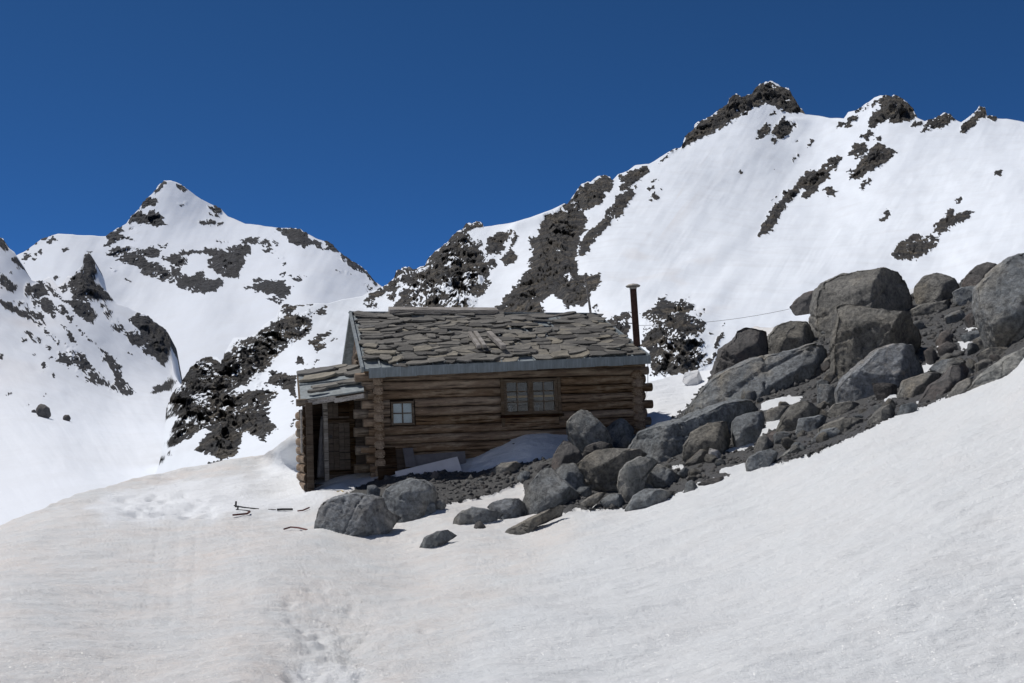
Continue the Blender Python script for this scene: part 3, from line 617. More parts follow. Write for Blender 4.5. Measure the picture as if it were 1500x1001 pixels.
# ------------------------------------------------------------------ near ground
near = rbf([(0,1001,7.4),(400,1001,7.4),(750,1001,7.2),(1100,1001,6.6),(1500,1001,5.9),(0,880,10.8),(400,880,11),(750,880,10.8),(1100,850,10.2),(1500,800,8.6),
 (1500,650,11.6),(1300,700,12.4),(1100,760,13.4),(750,800,15.6),(400,800,16),(0,800,16.5),(0,766,20),(120,722,23),(250,690,26),(390,668,27),(446,630,24.6),(446,702,24.2),(420,646,24.6),(420,706,24.1),(396,664,24.6),(392,704,24.0),(360,700,24.0),(340,750,20),(450,725,21.5),
 (550,706,22.3),(640,692,22.25),(700,682,22.6),(730,664,22.85),(770,642,23.15),(825,645,23.35),(900,642,23.7),(935,640,24.0),(965,600,25.5),(1000,585,27),(960,558,31),(1030,548,31),
 (460,775,17.6),(600,800,16.4),(700,770,17.4),(830,742,17.6),(920,745,17.0),(1000,716,17.2),(1100,693,16.8),(1200,655,16.6),(1300,616,16.4),(1400,580,16),(1500,522,16),
 (600,730,19.8),(780,700,21.3),(900,700,19.8),(1000,650,21),(1050,600,24),(1060,560,26.5),(1130,520,27.5),(1200,500,26.5),(1350,450,27),(1450,430,25.5),(1500,400,25),(1200,600,20.5),(1350,560,19.5),(1440,510,20),
 (1700,300,26),(1700,450,15),(1700,1001,5.2),(-250,1001,7.6),(-250,840,18),(-250,780,24),(0,1250,4.6),(750,1250,4.4),(1500,1250,3.9)])
gtop = [(-300,850),(-100,800),(0,767),(60,746),(120,722),(180,707),(250,689),(320,676),(385,666),(405,652),(425,638),(446,626),(462,622),(500,640),(545,690),(600,680),(690,664),(725,648),(765,628),(840,628),(925,632),(942,600),(948,562),(975,553),(1005,548),(1045,540),(1100,480),(1150,478),(1200,470),(1240,440),(1300,430),(1350,418),(1400,418),(1450,398),(1500,380),(1600,330),(1800,250)]
gbot = [(-300,1260),(1800,1260)]
rubble = [(560,700),(600,697),(640,694),(700,692),(760,680),(810,672),(830,650),(905,648),(935,640),(960,628),(1000,605),(1030,570),(1042,552),(1060,520),(1130,490),(1200,480),(1240,445),(1345,432),(1440,405),(1500,385),(1560,345),(1610,410),(1590,470),(1560,495),(1500,515),(1476,536),(1440,560),(1400,577),(1345,600),(1300,617),(1250,640),(1200,660),(1150,676),(1100,690),(1060,702),(1022,712),(975,733),(920,744),(850,746),(800,760),(770,745),(765,708),(720,725),(700,726),(680,735),(650,745),(610,752),(560,766),(500,772),(470,776),(462,760),(480,738),(530,715)]
snow_in = [[(1112,602),(1120,590),(1150,583),(1178,582),(1170,592),(1140,598),(1122,604)], [(1060,664),(1085,652),(1108,640),(1125,618),(1148,612),(1140,628),(1118,638),(1105,654),(1085,662)],
 [(1052,698),(1060,690),(1092,681),(1096,688),(1108,690),(1080,698)], [(980,683),(1000,682),(1010,680),(1000,687),(984,688)], [(1402,500),(1428,503),(1410,516)], [(1412,482),(1436,480),(1420,487)],
 [(1358,532),(1372,535),(1364,544),(1340,553),(1336,553)], [(1430,456),(1444,454),(1440,460)], [(1240,577),(1248,584),(1258,586),(1245,588)], [(1338,590),(1350,588),(1348,592)], [(1296,590),(1310,582),(1316,583),(1300,592)],
 [(1192,625),(1204,618),(1200,628)], [(862,732),(870,726),(880,728),(872,742),(862,742)], [(838,744),(848,742),(852,748),(842,752)], [(1212,615),(1222,608),(1220,614)], [(588,755),(605,750),(608,755),(592,760)],
 [(1372,505),(1380,516),(1390,526),(1384,528),(1374,520)], [(640,742),(690,730),(720,724),(766,704),(770,740),(740,740),(700,745),(650,755)]]
def build_ground():
    x0, x1, nc, nr = -300, 1800, 1150, 420
    xs = np.linspace(x0, x1, nc); t = np.array(gtop, float); yt = np.interp(xs, t[:, 0], t[:, 1])
    yb = np.full(nc, 1260.0)
    v = np.linspace(0, 1, nr)**1.25
    X = np.repeat(xs[None], nr, 0); v = np.linspace(0, 1, nr); ys = smooth1(yt, 30)
    Y = (ys[None]+(yb-ys)[None]*(v**1.15)[:, None])+(yt-ys)[None]*np.exp(-v*12)[:, None]
    D = near(X, Y)
    P0 = P(X, Y, D)
    wx = X+fbm(X/8, Y/6, 1.0, 3)*5; wy = Y+fbm(X/8, Y/6, 21.0, 3)*4
    fld = sdpoly(wx, wy, rubble)
    for poly in snow_in: fld = np.minimum(fld, -sdpoly(wx, wy, poly)*1.4)
    rock = sstep(-0.8, 1.2, fld)
    gx = np.gradient(P0, axis=1); gy = np.gradient(P0, axis=0)
    n = np.cross(gx, gy); n /= np.linalg.norm(n, axis=-1)[..., None]+1e-9
    n *= -np.sign((n*P0).sum(-1))[..., None]
    wxm, wym, wzm = P0[..., 0], P0[..., 1], P0[..., 2]
    # wind-carved surface: ripples stretched along the slope, cups, and trodden hollow by the track
    a = math.radians(28); sxm = wxm*math.cos(a)+wym*math.sin(a); sym = -wxm*math.sin(a)+wym*math.cos(a)
    h = fbm(wxm*0.45, wym*0.45, 3.0, 3)*0.16+fbm(sxm*0.8, sym*3.0, 5.0, 4)*0.045+fbm(wxm*3.5, wym*3.5, 7.0, 3)*0.018+np.abs(fbm(wxm*7, wym*7, 9.0, 2))*0.014
    trod = np.exp(-(((X-(470-(Y-900)*-0.25))/70)**2))*sstep(830, 900, Y)+np.exp(-(((X-505)/70)**2+((Y-945)/45)**2))*1.2
    h = h-0.04*trod+trod*0.035*fbm(wxm*6, wym*6, 11.0, 3)
    step = sstep(-14, 10, (Y-968)-(0.16*(X-470)+9*np.sin(X/37)))*np.exp(-((X-460)/85)**4)*sstep(1020, 985, Y)
    h = h-0.06*step
    for tx, ty0, sl_, ww in ((262, 775, -0.10, 5), (288, 775, -0.06, 5), (350, 770, 0.12, 8), (232, 790, -0.2, 5)):
        c = tx+(Y-ty0)*sl_; h = h-0.006*np.exp(-((X-c)/(ww*(1+(Y-ty0)/260)))**2)*sstep(760, 800, Y)*sstep(940, 880, Y)
    # prints across the clean drift left of the porch
    rr = random.Random(5)
    for k in range(60):
        cx, cy = rr.uniform(180, 310), rr.uniform(722, 758); ang = rr.uniform(-0.5, 0.3)
        dx = (X-cx)*math.cos(ang)+(Y-cy)*2.6*math.sin(ang); dy = -(X-cx)*math.sin(ang)+(Y-cy)*2.6*math.cos(ang)
        h = h-0.045*np.exp(-(dx/rr.uniform(6, 14))**2-(dy/5)**2)
    for k in range(16):
        cx, cy = rr.gauss(470, 60), rr.uniform(850, 985)
        h = h-0.03*np.exp(-((X-cx)/9)**2-((Y-cy)/5)**2)
    h = h*(1-rock*0.95)+rock*(0.035*ridged(wxm*3.2, wym*3.2, 2.0, 4))
    P1 = P0+n*h[..., None]
    # colour of the snow surface itself: dust-stained left and middle, clean drift by the porch
    cl = sdpoly(X, Y, [(120,745),(150,725),(240,705),(330,700),(385,690),(400,660),(445,640),(460,722),(500,722),(470,740),(420,752),(330,757),(240,762),(150,765)])
    clean = sstep(-10, 12, cl+fbm(X/30, Y/14, 6.0, 3)*16)
    cl2 = sdpoly(X, Y, [(405,968),(450,958),(510,966),(538,976),(520,1001),(480,1040),(380,1040),(390,1001),(440,985)])
    clean = np.maximum(clean, .6*sstep(-3, 8, cl2+fbm(X/20, Y/8, 6.0, 3)*8))
    cl3 = sdpoly(X, Y, [(685,694),(700,660),(740,630),(770,620),(850,620),(850,672),(800,678),(760,688)])
    clean = np.maximum(clean, sstep(-3, 3, cl3)); clean = np.maximum(clean, sstep(-4, 4, sdpoly(X, Y, [(940,540),(1060,530),(1050,570),(1000,612),(950,640)])))
    line = (Y-(790+(1500-X)*0.0))-(760-X)*0.55
    edge = sstep(-60, 60, (X-(620+(1001-Y)*1.05))+fbm(X/60, Y/40, 12.0, 3)*60)
    dirt = (1-edge*0.75)*(0.55+0.5*fbm(X/140, Y/50, 14.0, 3))
    dirt = np.clip(dirt*(1-clean*0.9), 0, 1)
    clean = np.maximum(clean, 0.35*edge)
    strip = sdpoly(X, Y, [(180,715),(240,695),(330,680),(390,672),(370,684),(300,695),(230,710)])
    dirt = np.maximum(dirt, sstep(-4, 4, strip)*0.8)
    back = 5
    bk = []
    for k in range(1, back+1):
        d = D[0]; q = P1[0]+FW*(d*0.05*k)[:, None]; bk.append(q-np.array([0, 0, 1])*(d*0.015*k*k+0.05*k)[:, None])
    A = np.concatenate([np.array(bk[::-1]), P1], 0)
    # no ground inside the hut
    ext = lambda a_: np.concatenate([np.repeat(a_[:1], back, 0), a_], 0)
    R_, C_ = A.shape[:2]; idx = np.arange(R_*C_).reshape(R_, C_)
    Fc = np.stack([idx[:-1, :-1].ravel(), idx[1:, :-1].ravel(), idx[1:, 1:].ravel(), idx[:-1, 1:].ravel()], -1)
    me = mesh_np('snow_ground', A.reshape(-1, 3), Fc)
    add_attr(me, 'rock', ext(rock).ravel()); add_attr(me, 'dirt', ext(dirt).ravel()); add_attr(me, 'clean', ext(clean).ravel())
    o = link('snow_ground', me, M_ground); tag(o, kind='structure')
build_ground()

# unseen snow beside and behind the camera; slopes added for bounce light and reflections
def surroundings():
    th = np.linspace(math.radians(31.0), math.radians(329.0), 300); rr_ = 3.0*(700/3.0)**np.linspace(0, 1, 130)
    T, Rr = np.meshgrid(th, rr_); X = Rr*np.sin(T); Yw = Rr*np.cos(T)
    z = -1.75+0.27*np.maximum(X, 0)*sstep(0, 3, X)+0.02*np.minimum(X, 0)
    z = z+0.22*np.maximum(Rr-60, 0)*sstep(0, -60, X)+0.13*np.maximum(-Yw-25, 0)
    z = z-0.3*sstep(3.2, 6, Rr)*sstep(60, 25, Rr)+fbm(X/60, Yw/60, 3.0, 4)*Rr*0.08*sstep(4, 60, Rr)+fbm(X/3, Yw/3, 5.0, 3)*0.06
    A = np.stack([X, Yw, z], -1); R_, C_ = A.shape[:2]; idx = np.arange(R_*C_).reshape(R_, C_)
    Fc = np.stack([idx[:-1, :-1].ravel(), idx[1:, :-1].ravel(), idx[1:, 1:].ravel(), idx[:-1, 1:].ravel()], -1)
    me = mesh_np('unseen_valley_snow', A.reshape(-1, 3), Fc); n = R_*C_
    add_attr(me, 'rock', np.zeros(n)); add_attr(me, 'dirt', np.full(n, .2)); add_attr(me, 'clean', np.full(n, .8))
    tag(link('unseen_valley_snow', me, M_ground), kind='structure')
    th = np.linspace(0, 2*math.pi, 64); rr_ = np.array([0.0, 1.5, 3.1]); T, Rr = np.meshgrid(th, rr_); X = Rr*np.sin(T); Yw = Rr*np.cos(T)
    z = -1.76+0.27*np.maximum(X, 0)*sstep(0, 3, X)+0.02*np.minimum(X, 0)
    A = np.stack([X, Yw, z], -1); R_, C_ = A.shape[:2]; idx = np.arange(R_*C_).reshape(R_, C_)
    Fc = np.stack([idx[:-1, :-1].ravel(), idx[1:, :-1].ravel(), idx[1:, 1:].ravel(), idx[:-1, 1:].ravel()], -1)
    me = mesh_np('trodden_snow', A.reshape(-1, 3), Fc); n = R_*C_
    add_attr(me, 'rock', np.zeros(n)); add_attr(me, 'dirt', np.full(n, .5)); add_attr(me, 'clean', np.full(n, .2))
    tag(link('trodden_snow', me, M_ground), kind='structure')
surroundings()

# ------------------------------------------------------------------ boulders
def ico(sub):
    import bmesh
    bm = bmesh.new(); bmesh.ops.create_icosphere(bm, subdivisions=sub, radius=1.0)
    V = np.array([v.co[:] for v in bm.verts]); Fc = np.array([[v.index for v in f.verts] for f in bm.faces]); bm.free()
    return V, Fc
ICO = {s: ico(s) for s in (2, 3, 4, 5, 6)}

def vnormals(Q, Fc):
    fn = np.cross(Q[Fc[:, 1]]-Q[Fc[:, 0]], Q[Fc[:, 2]]-Q[Fc[:, 0]])
    n = np.zeros_like(Q)
    for k in range(3): np.add.at(n, Fc[:, k], fn)
    return n/(np.linalg.norm(n, axis=1)[:, None]+1e-12)
def fracture(Q, Fc, K, amt, rs):
    """flatten the surface into K broken faces"""
    n = vnormals(Q, Fc); c = Q[rs.choice(len(Q), K, replace=False)]
    best = np.full(len(Q), 1e9); who = np.zeros(len(Q), int)
    for i in range(K):
        d = ((Q-c[i])**2).sum(1)*(1+.5*rs.rand()); m_ = d < best; best[m_] = d[m_]; who[m_] = i
    cnt = np.bincount(who, minlength=K)[:, None]+1e-9
    C_ = np.stack([np.bincount(who, Q[:, k], K) for k in range(3)], -1)/cnt
    Nn = np.stack([np.bincount(who, n[:, k], K) for k in range(3)], -1); Nn += rs.normal(size=(K, 3))*.10*cnt; Nn /= np.linalg.norm(Nn, axis=1)[:, None]+1e-9
    h = ((Q-C_[who])*Nn[who]).sum(1)
    return Q-(h*amt)[:, None]*Nn[who]
def rock_shape(poly_px, depth, thick, seed, sub, nfac=2, rough=1.0):
    """closed boulder of real thickness whose outline seen from the viewpoint follows poly_px"""
    V, Fc = ICO[sub]
    p = np.array(poly_px, float)
    a = np.roll(p, -1, 0); cr = p[:, 0]*a[:, 1]-a[:, 0]*p[:, 1]; A = cr.sum()/2
    c = np.array([((p[:, 0]+a[:, 0])*cr).sum(), ((p[:, 1]+a[:, 1])*cr).sum()])/(6*A) if abs(A) > 1 else p.mean(0)
    th = np.arctan2(V[:, 1], V[:, 0]); dx, dy = np.cos(th), -np.sin(th)
    R = np.zeros(len(V))
    for i in range(len(p)):
        q, r = p[i]-c, p[(i+1) % len(p)]-c; e = r-q
        den = dx*e[1]-dy*e[0]; den = np.where(np.abs(den) < 1e-9, 1e-9, den)
        t = (q[0]*e[1]-q[1]*e[0])/den; s_ = (q[0]*dy-q[1]*dx)/den
        ok = (t > 0) & (s_ >= -1e-6) & (s_ <= 1+1e-6); R = np.where(ok & (t > R), t, R)
    m_ = depth/FPX
    rho = np.hypot(V[:, 0], V[:, 1])
    rmean = math.sqrt(abs(A)/math.pi)*m_; T = thick*rmean
    e = 0.36; nn = (rho**(2/e)+np.abs(V[:, 2])**(2/e))**(e/2)
    rho2 = rho/nn; z2 = V[:, 2]/nn
    # round the outline where the surface turns away so the body is not a prism
    Q = np.stack([R*np.cos(th)*rho2*m_, R*np.sin(th)*rho2*m_, z2*T], -1)
    rs = np.random.RandomState(seed)
    base = [(rs.uniform(-.55, .35), rs.uniform(.65, 1.0), .62, rs.uniform(.50, .66)), (-.85, rs.uniform(-.1, .5), .60, rs.uniform(.48, .66)), (.85, rs.uniform(-.35, .35), .55, rs.uniform(.48, .66)),
            (rs.uniform(-.5, .5), rs.uniform(-.3, .4), .9, rs.uniform(.50, .64))]
    for k in range(nfac):
        a = rs.uniform(0, 6.283); t = rs.uniform(.4, 1.0)
        base.append((math.cos(a)*t, math.sin(a)*t, rs.uniform(.5, .9), rs.uniform(.62, .82)))
    for (nx, ny, nz, hh) in base:
        nv = np.array([nx, ny, nz]); nv /= np.linalg.norm(nv)
        lim = (Q@nv).max()*hh
        zc = (lim-nv[0]*Q[:, 0]-nv[1]*Q[:, 1])/nv[2]
        Q[:, 2] = np.maximum(np.minimum(Q[:, 2], zc), -1.0*T)
    nrm = V/np.linalg.norm(V, axis=1)[:, None]
    if sub >= 4:
        Q2 = fracture(Q, Fc, {4: 40, 5: 110, 6: 200}[sub], .55, rs)
        Q = Q*.35+Q2*.65
    sc = 1.0/max(rmean, .05)
    so_ = seed*3.17
    f1 = fbm(Q[:, 0]*sc*1.1+so_, Q[:, 1]*sc*1.1, Q[:, 2]*sc*1.1, 2); f2 = ridged(Q[:, 0]*sc*2.6+so_, Q[:, 1]*sc*3.4, Q[:, 2]*sc*2.6, 4); f3 = fbm(Q[:, 0]*sc*8+so_, Q[:, 1]*sc*11, Q[:, 2]*sc*8, 3)
    dsp = f1*0.035+(f2-.5)*0.028+f3*0.022+pnoise(Q[:, 0]*sc*22, Q[:, 1]*sc*22, Q[:, 2]*sc*22)*.008
    if sub >= 5:
        for k in range(3):
            cn = rs.normal(size=3); cn[2] *= .3; cn /= np.linalg.norm(cn); g = Q@cn*sc-rs.uniform(-.5, .5)+0.06*fbm(Q[:, 0]*sc*4, Q[:, 1]*sc*4, Q[:, 2]*sc*4+k, 2)
            dsp = dsp-0.05*np.exp(-(g/.022)**2)*(fbm(Q[:, 0]*sc*1.5+9*k, Q[:, 1]*sc*1.5, Q[:, 2]*sc, 2) > -.05)-.02*sstep(-.02, .02, g)
    Q = Q+nrm*(dsp*rmean*rough)[:, None]
    ctr = P(c[0], c[1], depth)
    Wd = Q[:, 0:1]*RT+Q[:, 1:2]*UP-Q[:, 2:3]*FW
    return ctr, Wd, Fc, rmean
def boulder(poly, label, mat=None, depth=None, thick=0.85, seed=None, name='boulder', cat='boulder', group=None, rough=1.0, nfac=2, bury=0.85):
    global _bs
    _bs += 1
    seed = seed or _bs
    p = np.array(poly, float); size = max(np.ptp(p[:, 0]), np.ptp(p[:, 1]))
    if depth is None:
        yb = p[:, 1].max(); xb = p[p[:, 1] > yb-3, 0].mean()
        depth = float(near(np.array([xb]), np.array([yb]))[0])
        depth += bury*math.sqrt(np.ptp(p[:, 0])*np.ptp(p[:, 1]))*0.5*depth/FPX
    sub = 6 if size > 90 else 5 if size > 40 else 4 if size > 18 else 3
    if bury > 0:      # the foot of the stone goes on below the snow or gravel
        y0_, y1_ = p[:, 1].min(), p[:, 1].max(); hgt = y1_-y0_; f = np.clip((p[:, 1]-(y0_+.55*hgt))/(.45*hgt), 0, 1)
        p[:, 1] += f*.30*hgt
    ctr, Wd, Fc, rm = rock_shape(p, depth, thick, seed, sub, nfac, rough)
    me = mesh_np(name, Wd, Fc)
    o = link(name, me, mat or M_rock); o.location = ctr.tolist()
    tag(o, label, cat, group)
    return o
_bs = 100

BL = [
 ([(1040,556),(1046,540),(1056,510),(1076,496),(1084,482),(1100,476),(1132,483),(1134,505),(1130,530),(1110,560),(1072,570),(1045,566)], 'tall dark reddish brown boulder standing against the snow slope right of the stove pipe', M_rockd),
 ([(1118,520),(1126,492),(1140,476),(1160,469),(1184,470),(1192,476),(1202,498),(1194,508),(1180,520),(1140,535),(1122,540)], 'rounded olive grey boulder behind the long ridged slab, beside the tall dark boulder', M_rockb),
 ([(995,610),(1002,596),(1018,580),(1036,567),(1050,555),(1072,542),(1100,528),(1130,518),(1160,514),(1200,500),(1222,508),(1226,540),(1224,566),(1200,590),(1160,600),(1110,602),(1050,615)], 'very long low blue grey boulder with cracked ridged face, widest one of the pile', M_rock),
 ([(1158,450),(1168,438),(1180,428),(1195,425),(1202,440),(1198,456),(1182,461),(1166,463)], 'small dark red boulder perched at the left of the big round boulder, wire end', M_rockd),
 ([(1201,416),(1206,413),(1209,416),(1207,421),(1202,423)], 'tiny dark stone on top of the snow beside the big round boulder', M_rockd),
 ([(1194,455),(1200,425),(1210,410),(1235,398),(1270,392),(1300,389),(1325,395),(1338,415),(1347,435),(1347,452),(1325,470),(1290,480),(1262,490),(1236,500),(1212,503),(1203,492),(1198,478)], 'biggest rounded boulder at the skyline of the pile, pale left half and dark right half', M_rockb),
 ([(1232,445),(1245,442),(1285,450),(1300,455),(1325,458),(1338,475),(1352,482),(1363,495),(1364,510),(1355,520),(1330,530),(1290,550),(1250,565),(1225,572),(1222,540),(1224,510),(1227,475)], 'large angular brown grey block with steep left edge below the biggest rounded boulder', M_rockb),
 ([(1230,565),(1240,553),(1262,535),(1290,512),(1315,503),(1340,505),(1352,520),(1362,538),(1364,548),(1350,560),(1330,570),(1315,582),(1280,592),(1245,592),(1232,580)], 'smooth rounded purple grey boulder in front of the angular block', M_rockv),
 ([(1345,420),(1358,404),(1375,398),(1392,405),(1408,415),(1416,428),(1414,440),(1385,446),(1365,450),(1348,448)], 'brown triangular boulder on the skyline, just right of the biggest rounded boulder', M_rockb),
 ([(1414,412),(1420,402),(1435,388),(1450,383),(1466,388),(1468,402),(1450,414),(1430,427),(1420,428),(1414,420)], 'dark rounded boulder on the skyline beside the huge right edge boulder', M_rockd),
 ([(1440,450),(1441,420),(1455,405),(1475,385),(1490,375),(1510,368),(1535,372),(1550,400),(1550,450),(1540,495),(1500,508),(1475,508),(1465,492),(1452,475),(1445,462)], 'huge upright boulder cut by the right edge, pale left side, dark right side', M_rock),
 ([(1355,515),(1365,508),(1375,520),(1378,528),(1370,533),(1360,529)], 'small black block at the right foot of the angular brown block', M_rockd),
 ([(1200,562),(1215,564),(1235,572),(1241,582),(1228,592),(1210,602),(1202,602),(1199,585)], 'dark wedge shaped boulder at the left of the smooth purple grey boulder', M_rock),
 ([(1212,604),(1222,593),(1245,587),(1258,590),(1270,598),(1272,604),(1250,608),(1220,610)], 'flat brownish stone below the smooth purple grey boulder', M_rockb),
 ([(1316,576),(1324,558),(1340,552),(1364,546),(1386,548),(1374,562),(1354,576),(1344,584),(1320,586)], 'greenish brown oblong boulder resting right of the smooth purple grey boulder', M_rockb),
 ([(1280,562),(1300,561),(1318,565),(1317,578),(1308,585),(1292,587),(1283,575)], 'black squarish stone leaning on the foot of the smooth purple grey boulder', M_rockd),
 ([(1350,580),(1365,565),(1388,550),(1398,536),(1425,532),(1433,545),(1425,557),(1405,572),(1388,584),(1375,590),(1352,592)], 'dark oblong boulder between the greenish oblong one and the pale striped slab', M_rockd),
 ([(1272,614),(1290,598),(1312,590),(1318,596),(1316,607),(1297,614),(1292,622),(1275,624)], 'tan grey split stone near the snow edge below the black squarish stone', M_rockb),
 ([(1315,607),(1322,594),(1338,590),(1348,594),(1346,602),(1322,612)], 'flat grey stone at the snow edge below the greenish oblong boulder', M_rock),
 ([(1200,642),(1202,628),(1220,618),(1240,610),(1268,614),(1277,626),(1262,637),(1236,645),(1205,648)], 'broad speckled grey stone with dark mossy left side on the snow edge', M_rockb),
 ([(1385,590),(1392,576),(1405,562),(1420,554),(1430,556),(1424,572),(1405,586)], 'olive narrow stone tucked against the pale striped slab', M_rockb),
 ([(1416,578),(1424,562),(1438,550),(1460,535),(1485,520),(1510,508),(1530,512),(1512,534),(1480,556),(1440,578)], 'pale cream striped slab at the right edge of the photo on the snow', M_rockp),
 ([(1365,540),(1380,528),(1400,524),(1420,530),(1415,542),(1395,548)], 'dark grey slab left above the pale striped slab', M_rock),
 ([(1428,500),(1440,492),(1460,489),(1472,505),(1455,510),(1432,512)], 'brown flat stone at the foot of the huge right edge boulder', M_rockb),
 ([(1435,520),(1450,510),(1480,507),(1498,508),(1482,522),(1455,530),(1438,527)], 'long tan grey stone below the huge right edge boulder', M_rockb),
 ([(1408,491),(1425,485),(1450,482),(1457,488),(1440,497),(1420,504)], 'purple grey slab left of the huge right edge boulder beside a snow patch', M_rock),
 ([(1372,500),(1380,488),(1392,482),(1398,495),(1392,507),(1378,510)], 'dark upright stone right of the angular brown block', M_rockd),
 ([(1374,510),(1390,500),(1403,505),(1406,517),(1390,521),(1378,518)], 'low dark stone under the dark upright stone by a snow patch', M_rockd),
 ([(1430,534),(1445,526),(1470,524),(1476,532),(1450,543),(1435,547)], 'brown low slab above the pale striped slab', M_rockb),
 ([(1330,456),(1350,446),(1380,442),(1400,436),(1402,446),(1376,462),(1342,464)], 'flat layered slab under the brown triangular boulder', M_rockb),
 ([(1398,428),(1412,420),(1438,418),(1444,428),(1438,442),(1416,448),(1402,442)], 'dark cracked slab between the triangular boulder and the huge right edge boulder', M_rock),
 ([(910,664),(925,648),(935,636),(960,624),(1000,612),(1030,600),(1065,588),(1095,584),(1110,590),(1122,604),(1078,645),(1050,668),(1000,678),(960,676),(930,670)], 'long pale blue grey boulder sloping down towards the hut corner', M_rock),
 ([(1000,674),(1002,654),(1014,634),(1040,620),(1068,618),(1074,636),(1075,652),(1058,662),(1040,666),(1024,682),(1004,680)], 'dark faced block in front of the long sloping boulder, white quartz at its foot', M_rockb),
 ([(1073,636),(1074,620),(1080,612),(1096,606),(1120,603),(1126,616),(1118,628),(1102,648),(1086,658),(1076,650)], 'dark rounded boulder at the right end of the long sloping boulder', M_rock),
 ([(1118,608),(1124,602),(1140,596),(1164,594),(1154,608),(1148,616),(1124,622)], 'low brownish stone bridging two snow patches in the middle of the pile', M_rockb),
 ([(1135,632),(1148,610),(1160,596),(1174,588),(1190,590),(1208,602),(1202,614),(1176,622),(1165,638),(1140,638)], 'arched boulder with brown lit top beside the middle snow patch', M_rockb),
 ([(1164,638),(1172,614),(1206,608),(1216,612),(1204,630),(1180,640)], 'grey slanting slab tucked under the arched boulder', M_rock),
 ([(1092,682),(1096,672),(1112,662),(1132,658),(1143,664),(1140,676),(1122,684),(1112,692),(1098,694)], 'large grey stone with dark underside on the snow edge, mid pile', M_rock),
 ([(1122,638),(1132,632),(1150,635),(1168,635),(1166,646),(1146,652),(1130,650)], 'low dark flat stone below the arched boulder', M_rockd),
 ([(1106,658),(1112,642),(1122,637),(1136,652),(1122,664),(1107,665)], 'pointed brown stone left of the low dark flat stone', M_rockb),
 ([(1140,670),(1158,658),(1170,652),(1177,660),(1162,670),(1145,675)], 'pale tan small slab close to the snow edge', M_rockp),
 ([(1186,645),(1206,630),(1228,626),(1236,636),(1226,648),(1200,651)], 'grey rough stone below the arched boulder on the right', M_rock),
 ([(934,694),(945,684),(965,681),(985,688),(1004,702),(1006,714),(990,718),(960,722),(938,718)], 'dark oval boulder at the lower end of the pile, right of the greenish upright boulder', M_rock),
 ([(914,746),(928,728),(945,717),(970,717),(992,723),(976,737),(950,748),(925,752)], 'pale green grey low boulder half buried in the snow edge', M_rock),
 ([(1038,668),(1040,657),(1052,660),(1058,666),(1056,674),(1048,676),(1042,672)], 'small white quartz stone', M_rockw),
 ([(1001,720),(1006,708),(1014,703),(1022,712),(1021,722)], 'small upright grey stone at the snow edge right of the dark oval boulder', M_rock),
 ([(1022,709),(1040,702),(1060,698),(1066,704),(1058,712),(1035,715)], 'thin reddish brown slab lying on the snow edge', M_rockd),
 ([(830,636),(832,618),(840,610),(852,601),(864,604),(876,614),(890,628),(900,642),(904,658),(892,668),(862,668),(842,660),(834,648)], 'big standing boulder in front of the hut wall right of the double window', M_rock),
 ([(886,630),(900,618),(910,612),(918,616),(931,629),(926,642),(906,652),(896,644)], 'grey pointed stone leaning right of the big standing boulder', M_rock),
 ([(903,652),(914,638),(930,637),(922,650),(908,658)], 'small lit stone at the left end of the long sloping boulder', M_rock),
 ([(808,682),(810,670),(818,656),(826,646),(836,648),(847,658),(860,674),(850,684),(832,690),(812,692)], 'black tilted boulder at the left foot of the big standing boulder', M_rockd),
 ([(854,667),(856,657),(868,650),(884,647),(898,652),(902,660),(882,668),(860,675)], 'small angular stone under the big standing boulder', M_rockd),
 ([(844,684),(860,669),(876,661),(900,658),(940,660),(955,668),(930,686),(912,698),(908,714),(880,726),(866,722),(858,702)], 'wide tan tinged boulder below the big standing boulder, its underside in shadow', M_rockb),
 ([(812,690),(824,680),(840,679),(854,685),(862,696),(863,712),(848,724),(836,722),(816,706)], 'round smooth grey boulder left of the wide tan tinged boulder', M_rock),
 ([(764,734),(774,712),(786,698),(798,686),(806,682),(820,698),(832,708),(848,724),(852,736),(838,746),(820,750),(788,760),(768,758)], 'steep pyramid shaped grey boulder at the lower left end of the pile', M_rock),
 ([(712,746),(720,738),(740,731),(760,731),(772,740),(767,758),(744,764),(734,754)], 'low grey boulder with a thin vein left of the pyramid shaped boulder', M_rockv),
 ([(657,775),(664,760),(672,750),(690,744),(710,746),(728,752),(738,758),(720,766),(700,769),(680,775)], 'rounded half buried boulder alone in the snow, left of the low veined boulder', M_rock),
 ([(693,775),(696,767),(703,763),(712,772),(704,778)], 'tiny dark triangular stone on open snow below the half buried boulder', M_rockd),
 ([(722,786),(744,773),(770,762),(800,750),(822,742),(828,745),(824,760),(804,766),(788,766),(776,776),(756,782),(735,788)], 'long flat tongue shaped stone lying along the snow at the foot of the pyramid boulder', M_rockb),
 ([(609,806),(620,788),(640,779),(655,778),(669,788),(652,796),(630,804)], 'lowest lone grey stone poking out of the open snow', M_rock),
 ([(904,710),(908,692),(918,678),(940,669),(958,672),(970,680),(950,694),(942,714),(930,732),(918,740),(908,732)], 'greenish upright boulder with streaked face in the lower pile', M_rockp),
 ([(878,736),(892,725),(910,724),(916,736),(892,745)], 'flat grey slab between the pyramid and the greenish upright boulder', M_rock),
 ([(848,738),(862,729),(878,722),(890,723),(876,736),(856,746)], 'thin brown slab right beside the pyramid shaped boulder', M_rockb),
 ([(842,722),(850,714),(866,714),(868,724),(854,730)], 'small grey block right of the round smooth boulder', M_rock),
 ([(459,782),(460,760),(463,746),(472,736),(496,727),(520,723),(540,728),(558,732),(568,752),(586,762),(570,772),(544,780),(500,784),(478,786)], 'largest lower left boulder with a white vein in front of the porch', M_rockv),
